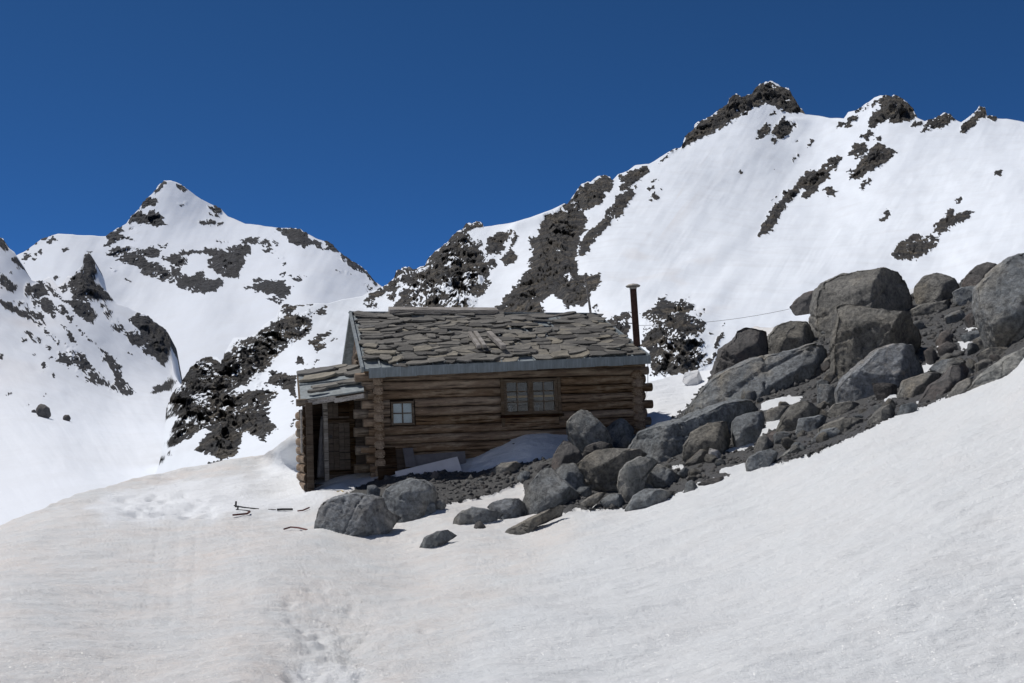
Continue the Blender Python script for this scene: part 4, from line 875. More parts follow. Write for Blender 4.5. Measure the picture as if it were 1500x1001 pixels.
 ([(552,742),(564,718),(580,708),(600,703),(620,705),(634,714),(641,726),(640,736),(624,746),(614,756),(600,762),(585,764),(558,756)], 'dark mounded boulder right behind the veined boulder, below the leaning white panel', M_rock),
 ([(536,728),(538,712),(548,711),(557,718),(553,732)], 'small pale stone between the log corner and the two lower left boulders', M_rock),
 ([(611,754),(620,741),(628,735),(637,738),(638,752),(622,757)], 'small round stone at the right foot of the dark mounded boulder', M_rock),
 ([(635,740),(637,735),(650,733),(654,742),(642,752)], 'small pale stone on the snow edge at the end of the gravel strip', M_rockp),
 ([(539,780),(545,758),(560,753),(586,760),(570,774)], 'low wedge of rock at the right foot of the veined boulder', M_rock),
 ([(623,704),(636,690),(643,694),(643,704)], 'dark pointed stone in front of the white panel', M_rockd),
 ([(594,708),(599,700),(606,700),(609,708)], 'small reddish stone on top of the dark mounded boulder', M_rockd),
 ([(712,694),(734,678),(756,676),(767,682),(762,692),(730,698)], 'flat tan stone on the gravel below the shaded snow', M_rockb),
 ([(756,700),(765,690),(777,692),(774,704),(760,706)], 'squarish dark stone on the gravel left of the pyramid boulder', M_rock),
 ([(784,688),(792,680),(806,680),(804,690),(790,692)], 'small black stone on the gravel left of the black tilted boulder', M_rockd),
]
THICK = {2: .8, 10: .9, 5: 1.0}
for i, (poly, lab, mt) in enumerate(BL):
    boulder(poly, lab, mt, thick=THICK.get(i, .85), bury=0 if i in (3, 4) else .85)
# stones out on the valley floor and the left slope
far_st = [([(50,600),(57,592),(63,593),(70,598),(73,607),(66,611),(58,607)], 'pair sized dark boulder alone on the snow of the left valley, larger one'),
          ([(91,613),(94,608),(100,608),(103,613),(100,617),(93,617)], 'smaller dark boulder right of the larger one on the left valley snow'),
          ([(45,602),(50,600),(55,604),(48,605)], 'small flat dark stone left of the larger boulder on the left valley snow')]
for poly, lab in far_st:
    p = np.array(poly); d = float(left_depth(np.array([p[:, 0].mean()]), np.array([p[:, 1].max()]))[0])
    boulder(poly, lab, M_rockd, depth=d, thick=0.8, bury=.1)

# smaller stones filling the pile
def in_poly(x, y, poly): return float(sdpoly(np.array([x]), np.array([y]), poly)[0])
protos = []
for k in range(14):
    r_ = random.Random(k+40); n = r_.randint(6, 8)
    pl = [(750+40*(1+r_.uniform(-.25, .2))*math.cos(6.283*i/n), 500+26*(1+r_.uniform(-.3, .25))*math.sin(6.283*i/n)) for i in range(n)]
    c_, Wd, Fc, rm = rock_shape(pl, FPX/40.0, 0.9, 300+k, 4, 3, 1.2)
    protos.append(mesh_np('loose_stone', Wd, Fc))
pile_poly = [(835,690),(905,650),(960,628),(1000,605),(1040,560),(1130,500),(1230,460),(1345,440),(1440,425),(1450,470),(1500,506),(1476,530),(1400,574),(1345,598),(1300,615),(1250,637),(1200,657),(1150,674),(1100,688),(1022,710),(975,730),(920,742),(850,744)]
cnt = 0; rr = random.Random(77)
handles = []
for poly, lab, mt in BL:
    ws = lab.split(); k = next(i for i, w_ in enumerate(ws) if w_.strip(',') in ('boulder', 'stone', 'slab', 'block', 'quartz', 'rock'))
    pc = np.array(poly).mean(0); handles.append((pc[0], pc[1], ' '.join(ws[:k+1]).strip(',').replace('biggest', 'biggest'), np.ptp(np.array(poly)[:, 0])))
used = set()
def stone_label(px, py, wpx, mat):
    col = {M_rock: 'grey', M_rockb: 'brown', M_rockd: 'dark'}[mat]; sz = 'tiny' if wpx < 10 else 'small' if wpx < 18 else 'mid sized' if wpx < 28 else 'larger'
    for hx, hy, nm, wd in sorted(handles, key=lambda h: math.hypot(px-h[0], (py-h[1])*1.3)-h[3]*.3)[:4]:
        dx, dy = px-hx, py-hy
        rel = ('left of' if dx < 0 else 'right of') if abs(dx) > abs(dy)*1.2 else ('above' if dy < 0 else 'below')
        near_ = 'close ' if math.hypot(dx, dy) < wd*.75 else 'further '
        l = '%s %s loose stone %s%s the %s' % (sz, col, near_, rel, nm)
        if l not in used: break
    used.add(l); return l
def stone_at(px, py, wpx, mat, label, group, rr):
    label = stone_label(px, py, wpx, mat)
    d = float(near(np.array([px]), np.array([py]))[0])
    s = wpx/80.0*d*40/FPX*1.0
    me = rr.choice(protos)
    o = bpy.data.objects.new('loose_stone', me); COL.objects.link(o)
    o.location = P(px, py-wpx*0.12, d).tolist(); k = s
    o.scale = (k*rr.uniform(.8, 1.15), k*rr.uniform(.8, 1.2), k*rr.uniform(.75, 1.15)); o.rotation_euler = (rr.uniform(-.35, .35), rr.uniform(-.6, .2), rr.uniform(0, 6.28))
    if not me.materials: me.materials.append(mat)
    o.material_slots[0].link = 'OBJECT'; o.material_slots[0].material = mat
    tag(o, label, 'stone', group)
def snowy(px, py):
    return any(in_poly(px, py, s) > -3 for s in snow_in)
while cnt < 290:
    px = rr.uniform(835, 1500); py = rr.uniform(430, 745)
    if in_poly(px, py, pile_poly) < 2 or snowy(px, py): continue
    wpx = 8+34*rr.random()**2.4
    stone_at(px, py, wpx, rr.choice([M_rock, M_rock, M_rockb, M_rockd, M_rockb]), 'small loose stone wedged among the big boulders of the pile right of the hut', 'loose stones in the boulder pile', rr); cnt += 1
strip_poly = [(645,700),(700,694),(760,682),(808,676),(822,700),(790,702),(764,706),(720,724),(680,735),(650,742)]
cnt = 0
while cnt < 70:
    px = rr.uniform(600, 830); py = rr.uniform(672, 745)
    if in_poly(px, py, strip_poly) < 1: continue
    stone_at(px, py, 4+9*rr.random()**2.2, rr.choice([M_rock, M_rockd, M_rockd]), 'small dark stone on the gravel strip in front of the hut', 'stones on the gravel strip', rr); cnt += 1

# gravel too small to count
def gravel():
    V0 = np.array([(x, y, z) for z in (-.6, .6) for x, y in ((-.6, -.6), (.6, -.6), (.6, .6), (-.6, .6))])
    F0 = np.array([(0,3,2,1),(4,5,6,7),(0,1,5,4),(1,2,6,5),(2,3,7,6),(3,0,4,7)])
    rs = np.random.RandomState(4)
    n = 60000
    X = rs.uniform(560, 1600, n*3); Y = rs.uniform(400, 775, n*3)
    sd = sdpoly(X+fbm(X/9, Y/9, 3.0, 2)*6, Y, rubble)
    for s in snow_in: sd = np.minimum(sd, -sdpoly(X, Y, s)+rs.uniform(-3, 1, len(X)))
    keep = sd > rs.exponential(0.8, len(X))-1.5
    X, Y = X[keep][:n], Y[keep][:n]; n = len(X)
    D = near(X, Y); C = P(X, Y, D)
    sz = (0.75+8.0*rs.rand(n)**9)*rs.uniform(.7,1.2,n)*D/FPX*0.85
    A = rs.uniform(-1, 1, (n, 3, 3)); Qm, _ = np.linalg.qr(A)
    sc = rs.uniform(.5, 1.2, (n, 1, 3))
    V = np.einsum('nij,nkj->nki', Qm, (V0[None]*(1+rs.uniform(-.5, .35, (n, len(V0), 1))))*sc)*sz[:, None, None]+C[:, None]
    Fc = (F0[None]+(np.arange(n)*len(V0))[:, None, None]).reshape(-1, 4)
    me = mesh_np('gravel', V.reshape(-1, 3), Fc, smooth=False)
    o = link('gravel', me, M_grit); tag(o, 'dark grey gravel and grit between the boulders and in front of the hut', 'gravel', kind='stuff')
gravel()

# ------------------------------------------------------------------ hut
O = np.array([-2.83887736, 22.69789683, -0.72246941]); YAW = 0.26909841
Uv = np.array([math.cos(YAW), math.sin(YAW), 0]); Vv = np.array([-math.sin(YAW), math.cos(YAW), 0]); Wv = np.array([0, 0, 1.0])
def L(px, py, v=0.0):
    """hut coordinates (u, w) of a photograph position on the upright plane v = const"""
    ray = P(px, py, 1.0); t = ((O+Vv*v)@Vv)/(ray@Vv); q = ray*t-O
    return float(q@Uv), float(q@Wv)
hut = bpy.data.objects.new('log_hut', None); COL.objects.link(hut)
hut.location = O.tolist(); hut.rotation_euler = (0, 0, YAW)
tag(hut, 'old dark log hut with slate covered roof, porch and rusty stove pipe', 'hut')

class B:
    """collects solids into one mesh, in hut coordinates"""
    def __init__(s): s.v = []; s.f = []
    def hexa(s, c):
        i = len(s.v); s.v += [tuple(x) for x in c]
        for q in ((0,3,2,1),(4,5,6,7),(0,1,5,4),(1,2,6,5),(2,3,7,6),(3,0,4,7)): s.f.append(tuple(i+k for k in q))
    def box(s, x0, x1, y0, y1, z0, z1):
        s.hexa([(x0,y0,z0),(x1,y0,z0),(x1,y1,z0),(x0,y1,z0),(x0,y0,z1),(x1,y0,z1),(x1,y1,z1),(x0,y1,z1)])
    def bar(s, a, b, wd, th, up=(0, 0, 1)):
        a = Vector(a); b = Vector(b); d = (b-a).normalized(); up = Vector(up)
        sd = d.cross(up); sd = sd.normalized() if sd.length > 1e-4 else Vector((1, 0, 0)); up2 = sd.cross(d)
        c = [a-sd*wd/2-up2*th/2, b-sd*wd/2-up2*th/2, b+sd*wd/2-up2*th/2, a+sd*wd/2-up2*th/2, a-sd*wd/2+up2*th/2, b-sd*wd/2+up2*th/2, b+sd*wd/2+up2*th/2, a+sd*wd/2+up2*th/2]
        s.hexa(c)
    def tube(s, pts, rad, n=10, cap=True):
        pts = [Vector(p) for p in pts]; rad = rad if isinstance(rad, (list, tuple)) else [rad]*len(pts)
        i0 = len(s.v)
        for k, p in enumerate(pts):
            d = (pts[min(k+1, len(pts)-1)]-pts[max(k-1, 0)]).normalized()
            sd = d.cross(Vector((0.013, 0.02, 1))); sd = sd.normalized() if sd.length > 1e-2 else Vector((1, 0, 0)); up = sd.cross(d)
            for j in range(n):
                a = 6.28318*j/n; s.v.append(tuple(p+(sd*math.cos(a)+up*math.sin(a))*rad[k]))
        for k in range(len(pts)-1):
            for j in range(n):
                a = i0+k*n+j; b = i0+k*n+(j+1) % n; s.f.append((a, b, b+n, a+n))
        if cap: s.f.append(tuple(i0+j for j in range(n))[::-1]); s.f.append(tuple(i0+(len(pts)-1)*n+j for j in range(n)))
    def obj(s, name, mat, parent=None, bevel=0.0, origin=None, smooth=False, rot=None):
        me = bpy.data.meshes.new(name)
        if origin is None and s.v:
            a = np.array(s.v); origin = tuple((a.min(0)+a.max(0))/2)
        vs = [(x-origin[0], y-origin[1], z-origin[2]) for x, y, z in s.v]
        me.from_pydata(vs, [], s.f); me.update()
        import bmesh
        bm = bmesh.new(); bm.from_mesh(me); bmesh.ops.recalc_face_normals(bm, faces=bm.faces)
        if bevel: bmesh.ops.bevel(bm, geom=list(bm.edges), offset=bevel, segments=1, affect='EDGES')
        bm.to_mesh(me); bm.free()
        if smooth: me.polygons.foreach_set('use_smooth', [True]*len(me.polygons))
        o = link(name, me, mat, parent); o.location = origin
        return o

def log_obj(a, b, hh, tt, mat, seed, parent=hut, name='log', seg=None, sq=0.78, endmat=None):
    """hewn log from a to b (hut coordinates), height hh, thickness tt, slightly uneven; origin in its middle, +x along it"""
    a = Vector(a); b = Vector(b); Ln = (b-a).length; seg = seg or max(3, int(Ln/0.22)); n = 14
    rs = random.Random(seed); V = []; Fc = []
    ph = rs.uniform(0, 100)
    for k in range(seg+1):
        x = -Ln/2+Ln*k/seg
        for j in range(n):
            t = 6.28318*j/n+0.2244; c, s_ = math.cos(t), math.sin(t)
            cx = math.copysign(abs(c)**sq, c); cz = math.copysign(abs(s_)**sq, s_)
            wob = 1+0.05*float(pnoise(x*1.3+ph, c*1.2, s_*1.2))+0.04*float(pnoise(x*5+ph, c*2, s_*2))
            V.append((x, cx*tt/2*wob, cz*hh/2*wob+0.012*float(pnoise(x*0.7+ph, 2.0, 3.0))))
    for k in range(seg):
        for j in range(n):
            p0 = k*n+j; p1 = k*n+(j+1) % n; Fc.append((p0, p1, p1+n, p0+n))
    Fc.append(tuple(range(n))[::-1]); Fc.append(tuple(seg*n+j for j in range(n)))
    me = bpy.data.meshes.new(name); me.from_pydata(V, [], Fc); me.update()
    me.polygons.foreach_set('use_smooth', [len(p.vertices) == 4 for p in me.polygons])
    me.materials.append(mat)
    if endmat:
        me.materials.append(endmat)
        me.polygons[-1].material_index = 1; me.polygons[-2].material_index = 1
    o = bpy.data.objects.new(name, me); COL.objects.link(o); o.parent = parent
    o.location = (a+b)/2; d = (b-a).normalized(); o.rotation_mode = 'QUATERNION'; o.rotation_quaternion = d.to_track_quat('X', 'Z')
    return o

LEN = 5.80; DEP = 4.6; NC = 12; CH = 0.186; BASE = -0.06
zt0 = BASE+CH*NC
# windows (u, w rectangles on the front wall)
def rect(px0, py0, px1, py1, v=-.09):
    a = L(px0, (py0+py1)/2, v)[0]; b = L(px1, (py0+py1)/2, v)[0]; z0 = L((px0+px1)/2, py1, v)[1]; z1 = L((px0+px1)/2, py0, v)[1]
    return a, b, z0, z1
WS = rect(573, 588, 607, 623); WD = rect(738, 555, 817, 607)
holes = [(WS[0]-.02, WS[1]+.02, WS[2]-.01, WS[3]+.01), (WD[0]-.02, WD[1]+.02, WD[2]-.03, WD[3]+.02)]
for k in range(NC):
    z = BASE+CH*(k+.5); ext0 = (.42 if k % 2 else .30)+rnd.uniform(-.05, .05); ext1 = (.26 if k % 2 else .12)+rnd.uniform(-.04, .04)
    if k < 1: ext0 = .18
    segs = [(-ext0, LEN+ext1)]
    for h in holes:
        if h[2] < z+CH*.30 and h[3] > z-CH*.30:
            new = []
            for s in segs:
                if s[0] < h[0] and s[1] > h[1]: new += [(s[0], h[0]), (h[1], s[1])]
                else: new.append(s)
            segs = new
    for i, s in enumerate(segs):
        log_obj((s[0], .0, z), (s[1], .0, z), CH*1.0, .21+rnd.uniform(-.015, .02), M_log, 10*k+i, endmat=M_end)
    # side walls: log ends poke forward past the corners
    zz = z-CH*.5
    for ux in (0.0, LEN-.10):
        log_obj((ux+.0, -.24-rnd.uniform(0, .08), zz), (ux, DEP+.15, zz), CH*.98, .19, M_log, 500+10*k+int(ux))
    log_obj((-.2, DEP, z), (LEN+.2, DEP, z), CH, .19, M_log, 900+k, endmat=M_end)
# pale stub ends of the left corner
for k in range(NC-1):
    z = BASE+CH*(k+.5)
    if k % 2: 
        log_obj((-.46-rnd.uniform(0, .06), -.005, z), (-.20, -.005, z), CH*1.04, .215, M_end, 40+k, name='log_end', seg=3)
# dark boards inside the window openings and curtains
def window(name, r, cols, rows, leaves, cur, label=None):
    u0, u1, z0, z1 = r
    fr = B(); t = .045; y0, y1 = -.105, .03
    fr.box(u0, u1, y0, y1, z1-t, z1); fr.box(u0, u1, y0, y1, z0, z0+t)
    fr.box(u0, u0+t, y0+.004, y1, z0+t, z1-t); fr.box(u1-t, u1, y0+.004, y1, z0+t, z1-t)
    if leaves == 2: mid = (u0+u1)/2; fr.box(mid-.035, mid+.035, y0+.006, y1, z0+t, z1-t)
    win = fr.obj('window', M_frame, hut, bevel=.004, origin=((u0+u1)/2, 0, (z0+z1)/2))
    if label: win['label'] = label
    off = Vector(((u0+u1)/2, 0, (z0+z1)/2))
    def sub(b, nm, mt, bv=0.0):
        o = b.obj(nm, mt, win, bevel=bv); o.location = Vector(o.location)-off; return o
    spans = [(u0+t, u1-t)] if leaves == 1 else [(u0+t, mid-.035), (mid+.035, u1-t)]
    zz0, zz1 = z0+t, z1-t; mw = .022
    for (a, b_) in spans:
        cw = (b_-a)/cols; rh = (zz1-zz0)/rows
        if leaves == 2:
            s = B(); q = .028
            s.box(a, b_, -.088, -.05, zz1-q, zz1); s.box(a, b_, -.088, -.05, zz0, zz0+q); s.box(a, a+q, -.087, -.05, zz0+q, zz1-q); s.box(b_-q, b_, -.087, -.05, zz0+q, zz1-q); sub(s, 'sash', M_frame)
        for i in range(1, cols): s = B(); s.box(a+cw*i-mw/2, a+cw*i+mw/2, -.084, -.05, zz0, zz1); sub(s, 'muntin', M_frame)
        for j in range(1, rows): s = B(); s.box(a, b_, -.082, -.052, zz0+rh*j-mw/2, zz0+rh*j+mw/2); sub(s, 'muntin', M_frame)
        for i in range(cols):
            for j in range(rows):
                s = B(); s.box(a+cw*i+.003, a+cw*(i+1)-.003, -.062, -.058, zz0+rh*j+.003, zz0+rh*(j+1)-.003); sub(s, 'pane', M_glass)
        if cur == 1:
            s = B(); s.box(a, b_, -.03, -.024, zz0, zz1); sub(s, 'curtain', M_curt)
        else:
            s = B(); s.box(a, b_, -.02, -.014, zz0+rh*1.2, zz1); sub(s, 'curtain', M_curt2)
            s = B(); s.box(a, b_, -.034, -.028, zz0+rh*1.42, zz0+rh*1.62); sub(s, 'cloth_band', M_oran)
            s = B(); s.tube([(a+.12, 0.0, zz0), (a+.12, 0.0, zz0+.12), (a+.13, 0, zz0+.17)], [.05, .055, .03], 8); sub(s, 'jar', M_panel)
    return win
window('window', WS, 2, 2, 1, 1, 'small square window of four pale panes')
wd_ = window('window', WD, 2, 3, 2, 2, 'wide double casement window with many small panes')
# outer boards round the double window, sill
a, b_, z0, z1 = WD
s = B(); s.box(a-.07, a-.002, -.118, -.02, z0-.25, z1+.02); s.obj('window_board', M_frame, hut, .004)
s = B(); s.box(b_+.002, b_+.07, -.118, -.02, z0-.08, z1+.02); s.obj('window_board', M_frame, hut, .004)
s = B(); s.box(a-.09, b_+.10, -.16, -.02, z0-.06, z0-.003); s.obj('window_sill', M_dark, hut, .005)
s = B(); s.box(a, b_, -.125, -.02, z0-.25, z0-.065); s.obj('apron_board', M_log, hut, .005)
# snow on the small window's ledge
# upright post near right corner
u_, z_ = L(929, 560); s = B(); s.box(u_-.05, u_+.05, -.17, -.10, .7, 2.1); s.obj('post', M_log, hut, .008)
# dark board below small window
for (x0, y0, x1, y1, lean) in ((553,655,580,708,.1), (582,658,592,706,.05), (592,656,606,684,.12)):
    ua, za = L(x0, y1, -.25); ub, zb = L(x1, y0, -.25)
    s = B(); s.hexa([(ua,-.34-lean,za),(ub,-.34-lean,za),(ub,-.31-lean,za),(ua,-.31-lean,za),(ua,-.16,zb),(ub,-.16,zb),(ub,-.13,zb),(ua,-.13,zb)])
    o = s.obj('leaning_board', M_dark if x0 != 592 else M_panel, None, .003); 
    o.matrix_world = Matrix.Translation(Vector(O.tolist())) @ Matrix.Rotation(YAW, 4, 'Z') @ Matrix.Translation(o.location)
    tag(o, {553: 'broad blackened board leaning under the small window beside the log corner', 582: 'narrow blackened board leaning left of the grey scrap under the small window', 592: 'short pale grey board scrap leaning on the wall under the small window'}[x0], 'board')

def hutworld(o):
    o.matrix_world = Matrix.Translation(Vector(O.tolist())) @ Matrix.Rotation(YAW, 4, 'Z') @ Matrix.Translation(o.location)
    return o

s = B(); s.box(.12, LEN-.2, .14, .18, -.1, zt0+.28); s.obj('light_block_panel', M_dark, hut)  # added dark panel, blocks daylight showing through gaps in the front wall
# ---- main roof
def roofpt(px, py, d): q = P(px, py, d)-O; return Vector((float(q@Uv), float(q@Vv), float(q@Wv)))
eL = roofpt(531, 541, 22.22); eR = roofpt(950, 522, 23.75); rL = roofpt(513, 459, 25.1); rR = roofpt(872, 461, 26.6)
def RP(s_, t_, h=0.0):
    """point of the front roof slope: s_ along the eave 0..1, t_ up the slope 0..1, h above it"""
    p = eL.lerp(eR, s_).lerp(rL.lerp(rR, s_), t_)
    n = (eR-eL).cross(rL-eL).normalized()
    return p+n*h
s = B(); th = -.05
s.hexa([RP(0,0,th),RP(1,0,th),RP(1,1,th),RP(0,1,th),RP(0,0),RP(1,0),RP(1,1),RP(0,1)]); roof = s.obj('roof_sheet', M_metal, hut, origin=(0,0,0))
# rear slope
def BP(s_, t_, h=0.0):
    r = rL.lerp(rR, s_); e = eL.lerp(eR, s_); back = Vector((r.x+(r.x-e.x)*.35, r.y+(r.y-e.y)*.95, e.z+.15))
    return r.lerp(back, t_)+Vector((0, 0, h))
s = B(); s.hexa([BP(0,0,-.05),BP(1,0,-.05),BP(1,1,-.05),BP(0,1,-.05),BP(0,.004),BP(1,.004),BP(1,1),BP(0,1)]); s.obj('rear_roof_sheet', M_metal, hut, origin=(0,0,0))
# seams
for k in range(1, 17):
    s = B(); f = k/17.0; s.bar(RP(f, .0, .012), RP(f, .99, .012), .03, .03); s.obj('seam', M_metal, hut, origin=(0,0,0))
# ridge strip and verge strips
s = B(); s.bar(RP(-.006, 1.0, .02), RP(1.0, 1.0, .02), .16, .03); s.obj('ridge_strip', M_metal, hut)
s = B(); s.bar(RP(0, -.01, .0), RP(0, 1.0, .0), .05, .12); s.obj('verge_strip', M_metal, hut)
s = B(); s.bar(RP(1, -.01, .0), RP(1, 1.0, .0), .04, .10); s.obj('verge_strip', M_metal, hut)
s = B(); s.bar(BP(0, 0, -.02), BP(0, 1, -.02), .04, .07); s.obj('verge_strip', M_metal, hut)
# hanging eave flashing in separate overlapping lengths
nf = 19
for k in range(nf):
    f0, f1 = k/nf*.985+.02, (k+1)/nf*.985+.02
    if f1 > 1.004: f1 = 1.004
    a = RP(f0, -.004); b_ = RP(f1+.002, -.004); o_ = -.012*(k % 2); dz = .185-.02*(k/nf)+rnd.uniform(-.006, .006)
    s = B(); s.hexa([a+Vector((0,-.02+o_,-dz)), b_+Vector((0,-.02+o_,-dz)), b_+Vector((0,-.005+o_,-dz)), a+Vector((0,-.005+o_,-dz)), a+Vector((0,-.02+o_,.02)), b_+Vector((0,-.02+o_,.02)), b_+Vector((0,-.005+o_,.02)), a+Vector((0,-.005+o_,.02))])
    s.obj('eave_flashing', M_metal, hut, .002)
# soffit beam below the flashing, rafters ends hidden in shade
zt = BASE+CH*NC

s = B(); s.box(-.25, LEN+.15, -.10, .10, zt-.01, zt+.11); s.obj('wall_plate', M_log, hut, .01)
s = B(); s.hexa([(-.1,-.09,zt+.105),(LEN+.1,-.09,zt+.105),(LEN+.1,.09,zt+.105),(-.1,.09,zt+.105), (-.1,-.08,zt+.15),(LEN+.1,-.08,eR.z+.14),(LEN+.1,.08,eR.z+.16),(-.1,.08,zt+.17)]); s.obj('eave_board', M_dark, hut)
# gables: horizontal boards narrowing to the ridge + stone infill
for ux, lab in ((0.0, 1), (LEN-.1, 0)):
    r_ = rL if lab else rR; e_ = eL if lab else eR
    y0_, y1_ = .05, DEP-.05
    for k in range(7):
        za = zt+.05+k*.20; f = (za-zt)/(r_.z-zt+.05); f2 = (za+.2-zt)/(r_.z-zt+.05)
        if f > .9: break
        ym = r_.y; ya = y0_+(ym-y0_)*f2; yb = y1_+(ym-y1_)*f2
        s = B(); s.hexa([(ux-.04,ya-.1,za),(ux+.04,ya-.1,za),(ux+.04,yb+.1,za),(ux-.04,yb+.1,za),(ux-.04,ya,za+.195),(ux+.04,ya,za+.195),(ux+.04,yb,za+.195),(ux-.04,yb,za+.195)])
        s.obj('gable_board', M_log, hut, .004)
        if lab:
            for q in range(3):
                yy = ya+.12+(yb-ya)*.28*q*rnd.uniform(.6, 1.0)
                if yy > yb-.1: continue
                V0, F0 = ICO[2]
                me = mesh_np('gable_stone', V0*np.array([.07, rnd.uniform(.12, .2), .09])*(1+.2*fbm(V0[:, 0]*1.5+k, V0[:, 1]*1.5+q, V0[:, 2]*1.5, 2))[:, None], F0)
                o = link('gable_stone', me, M_slate if q % 2 else M_end, hut); o.location = (ux-.07, yy, za+.1)

# slates: irregular flat stones
def slate_mesh(wd, dp, th, seed):
    rs = random.Random(seed); n = rs.randint(7, 11); pts = []; sk = rs.uniform(-.5, .5); pw = rs.uniform(-.3, .3)
    cor = [(-.5, -.5), (.5, -.5), (.5, .5), (-.5, .5)]
    for i, (cx, cy) in enumerate(cor):
        cx += rs.uniform(-.10, .06)*(1 if cx > 0 else -1); cy += rs.uniform(-.16, .08)*(1 if cy > 0 else -1)
        nx_, ny_ = cor[(i+1) % 4]; px_, py_ = cor[i-1]
        if rs.random() < .6:
            f = rs.uniform(.12, .38); g = rs.uniform(.12, .45)
            pts += [(cx+(px_-cx)*f, cy+(py_-cy)*f), (cx+(nx_-cx)*g, cy+(ny_-cy)*g)]
        else: pts.append((cx, cy))
        if rs.random() < .7: pts.append(((cx+nx_)/2+rs.uniform(-.08, .08), (cy+ny_)/2+rs.uniform(-.07, .07)))
    pts = [(x*wd+sk*y*dp, y*dp*(1+pw*x)) for x, y in pts]; n = len(pts)
    V = []; F_ = []
    for z, sc in ((0, 1.0), (th*.5, 1.03), (th, .96)):
        for x, y in pts: V.append((x*sc, y*sc, z+rs.uniform(-.12, .12)*th))
    for L_ in (0, 1):
        for i in range(n): j = (i+1) % n; F_.append((L_*n+i, L_*n+j, (L_+1)*n+j, (L_+1)*n+i))
    F_.append(tuple(range(n))[::-1]); F_.append(tuple(2*n+i for i in range(n)))
    me = bpy.data.meshes.new('slate'); me.from_pydata(V, [], F_); me.update(); me.materials.append(M_slate); return me
SL = [slate_mesh(rnd.uniform(.20, .54), rnd.uniform(.15, .32), rnd.uniform(.012, .034), 60+i) for i in range(80)]
ndir = (eR-eL).cross(rL-eL).normalized(); xdir = (eR-eL).normalized(); ydir = ndir.cross(xdir)
Rm = Matrix((xdir, ydir, ndir)).transposed()
# bare spots where the metal shows (s,t,radius)
bare = [(.02,.05,.05),(.07,.03,.04),(.28,.93,.05),(.62,.62,.05),(.76,.70,.05),(.80,.92,.04),(.72,.84,.03),(.90,.62,.03),(.45,.30,.03),(.33,.62,.02),(.36,.10,.02),(.56,.06,.02),(.73,.52,.025)]
rest = B(); ns = 0; rows = 20
for j in range(rows):
    t_ = .05+j*(.88/(rows-1)); x = .004+rnd.uniform(0, .02)
    wl = (eR-eL).length*(1-t_)+(rR-rL).length*t_
    while x < .985:
        me = rnd.choice(SL); wd = me.vertices and (max(v.co.x for v in me.vertices)-min(v.co.x for v in me.vertices))
        xs_ = x+wd*.5/wl; tt = t_+rnd.uniform(-.022, .022)
        x += (wd*.80+rnd.uniform(-.03, .05))/wl
        if any(math.hypot((xs_-b[0])*1.0, (tt-b[1])*.45) < b[2]*.8 for b in bare) or xs_ > .99: continue
        h = .012+.020*(ns % 3)+rnd.uniform(0, .014)
        R2 = Rm @ Matrix.Rotation(rnd.uniform(-.35, .35)+(3.14 if rnd.random() < .5 else 0), 3, 'Z') 
        tilt = Matrix.Rotation(rnd.uniform(-.15, .03), 3, xdir) @ Matrix.Rotation(rnd.uniform(-.05, .05), 3, ydir)
        qt = (tilt @ R2).to_quaternion(); sc3 = Vector((rnd.uniform(.9, 1.15), rnd.uniform(.85, 1.1), rnd.uniform(.8, 1.3)))
        ns += 1
        if ns > 298:
            i0 = len(rest.v); rest.v += [tuple(RP(xs_, tt, h)+qt @ Vector((v.co.x*sc3.x, v.co.y*sc3.y, v.co.z*sc3.z))) for v in me.vertices]
            rest.f += [tuple(i0+q_ for q_ in p_.vertices) for p_ in me.polygons]; continue
        o = bpy.data.objects.new('slate', me); COL.objects.link(o); o.parent = hut
        o.location = RP(xs_, tt, h); o.rotation_mode = 'QUATERNION'; o.rotation_quaternion = qt; o.scale = sc3
if rest.v: tag(rest.obj('slates_near_ridge', M_slate, hut, origin=(0,0,0)), kind='stuff')

# ---- porch
fl = roofpt(440, 586, 22.35); fr_ = roofpt(533, 572, 22.25); bl = roofpt(437, 546, 24.0); br_ = roofpt(530, 538, 23.9)
def AP(s_, t_, h=0.0):
    n = (fr_-fl).cross(bl-fl).normalized(); return fl.lerp(fr_, s_).lerp(bl.lerp(br_, s_), t_)+n*h
for k, (t0, t1, hh) in enumerate(((0.0, .52, 0.0), (.50, 1.0, .03))):
    s = B(); s.hexa([AP(0,t0,-.03+hh),AP(1,t0,-.03+hh),AP(1,t1,-.03+hh),AP(0,t1,-.03+hh),AP(0,t0,hh),AP(1,t0,hh),AP(1,t1,hh),AP(0,t1,hh)]); s.obj('porch_roof_sheet', M_metal, hut, origin=(0,0,0))
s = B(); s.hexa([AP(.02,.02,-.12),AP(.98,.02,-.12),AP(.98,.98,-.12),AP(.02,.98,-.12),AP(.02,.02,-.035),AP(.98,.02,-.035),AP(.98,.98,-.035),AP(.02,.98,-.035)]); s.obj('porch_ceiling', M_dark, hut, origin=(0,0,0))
s = B(); s.bar(AP(.02, -.03, -.07), AP(.55, -.03, -.065), .05, .11); s.obj('porch_fascia', M_grey, hut, .006)
s = B(); s.bar(AP(.52, -.05, -.10), AP(.99, -.05, -.09), .05, .09); s.obj('porch_fascia', M_grey, hut, .006)
s = B(); s.bar(AP(-.02, -.04, -.06), AP(-.02, .98, -.06), .04, .13); s.obj('porch_verge_board', M_end, hut, .006)
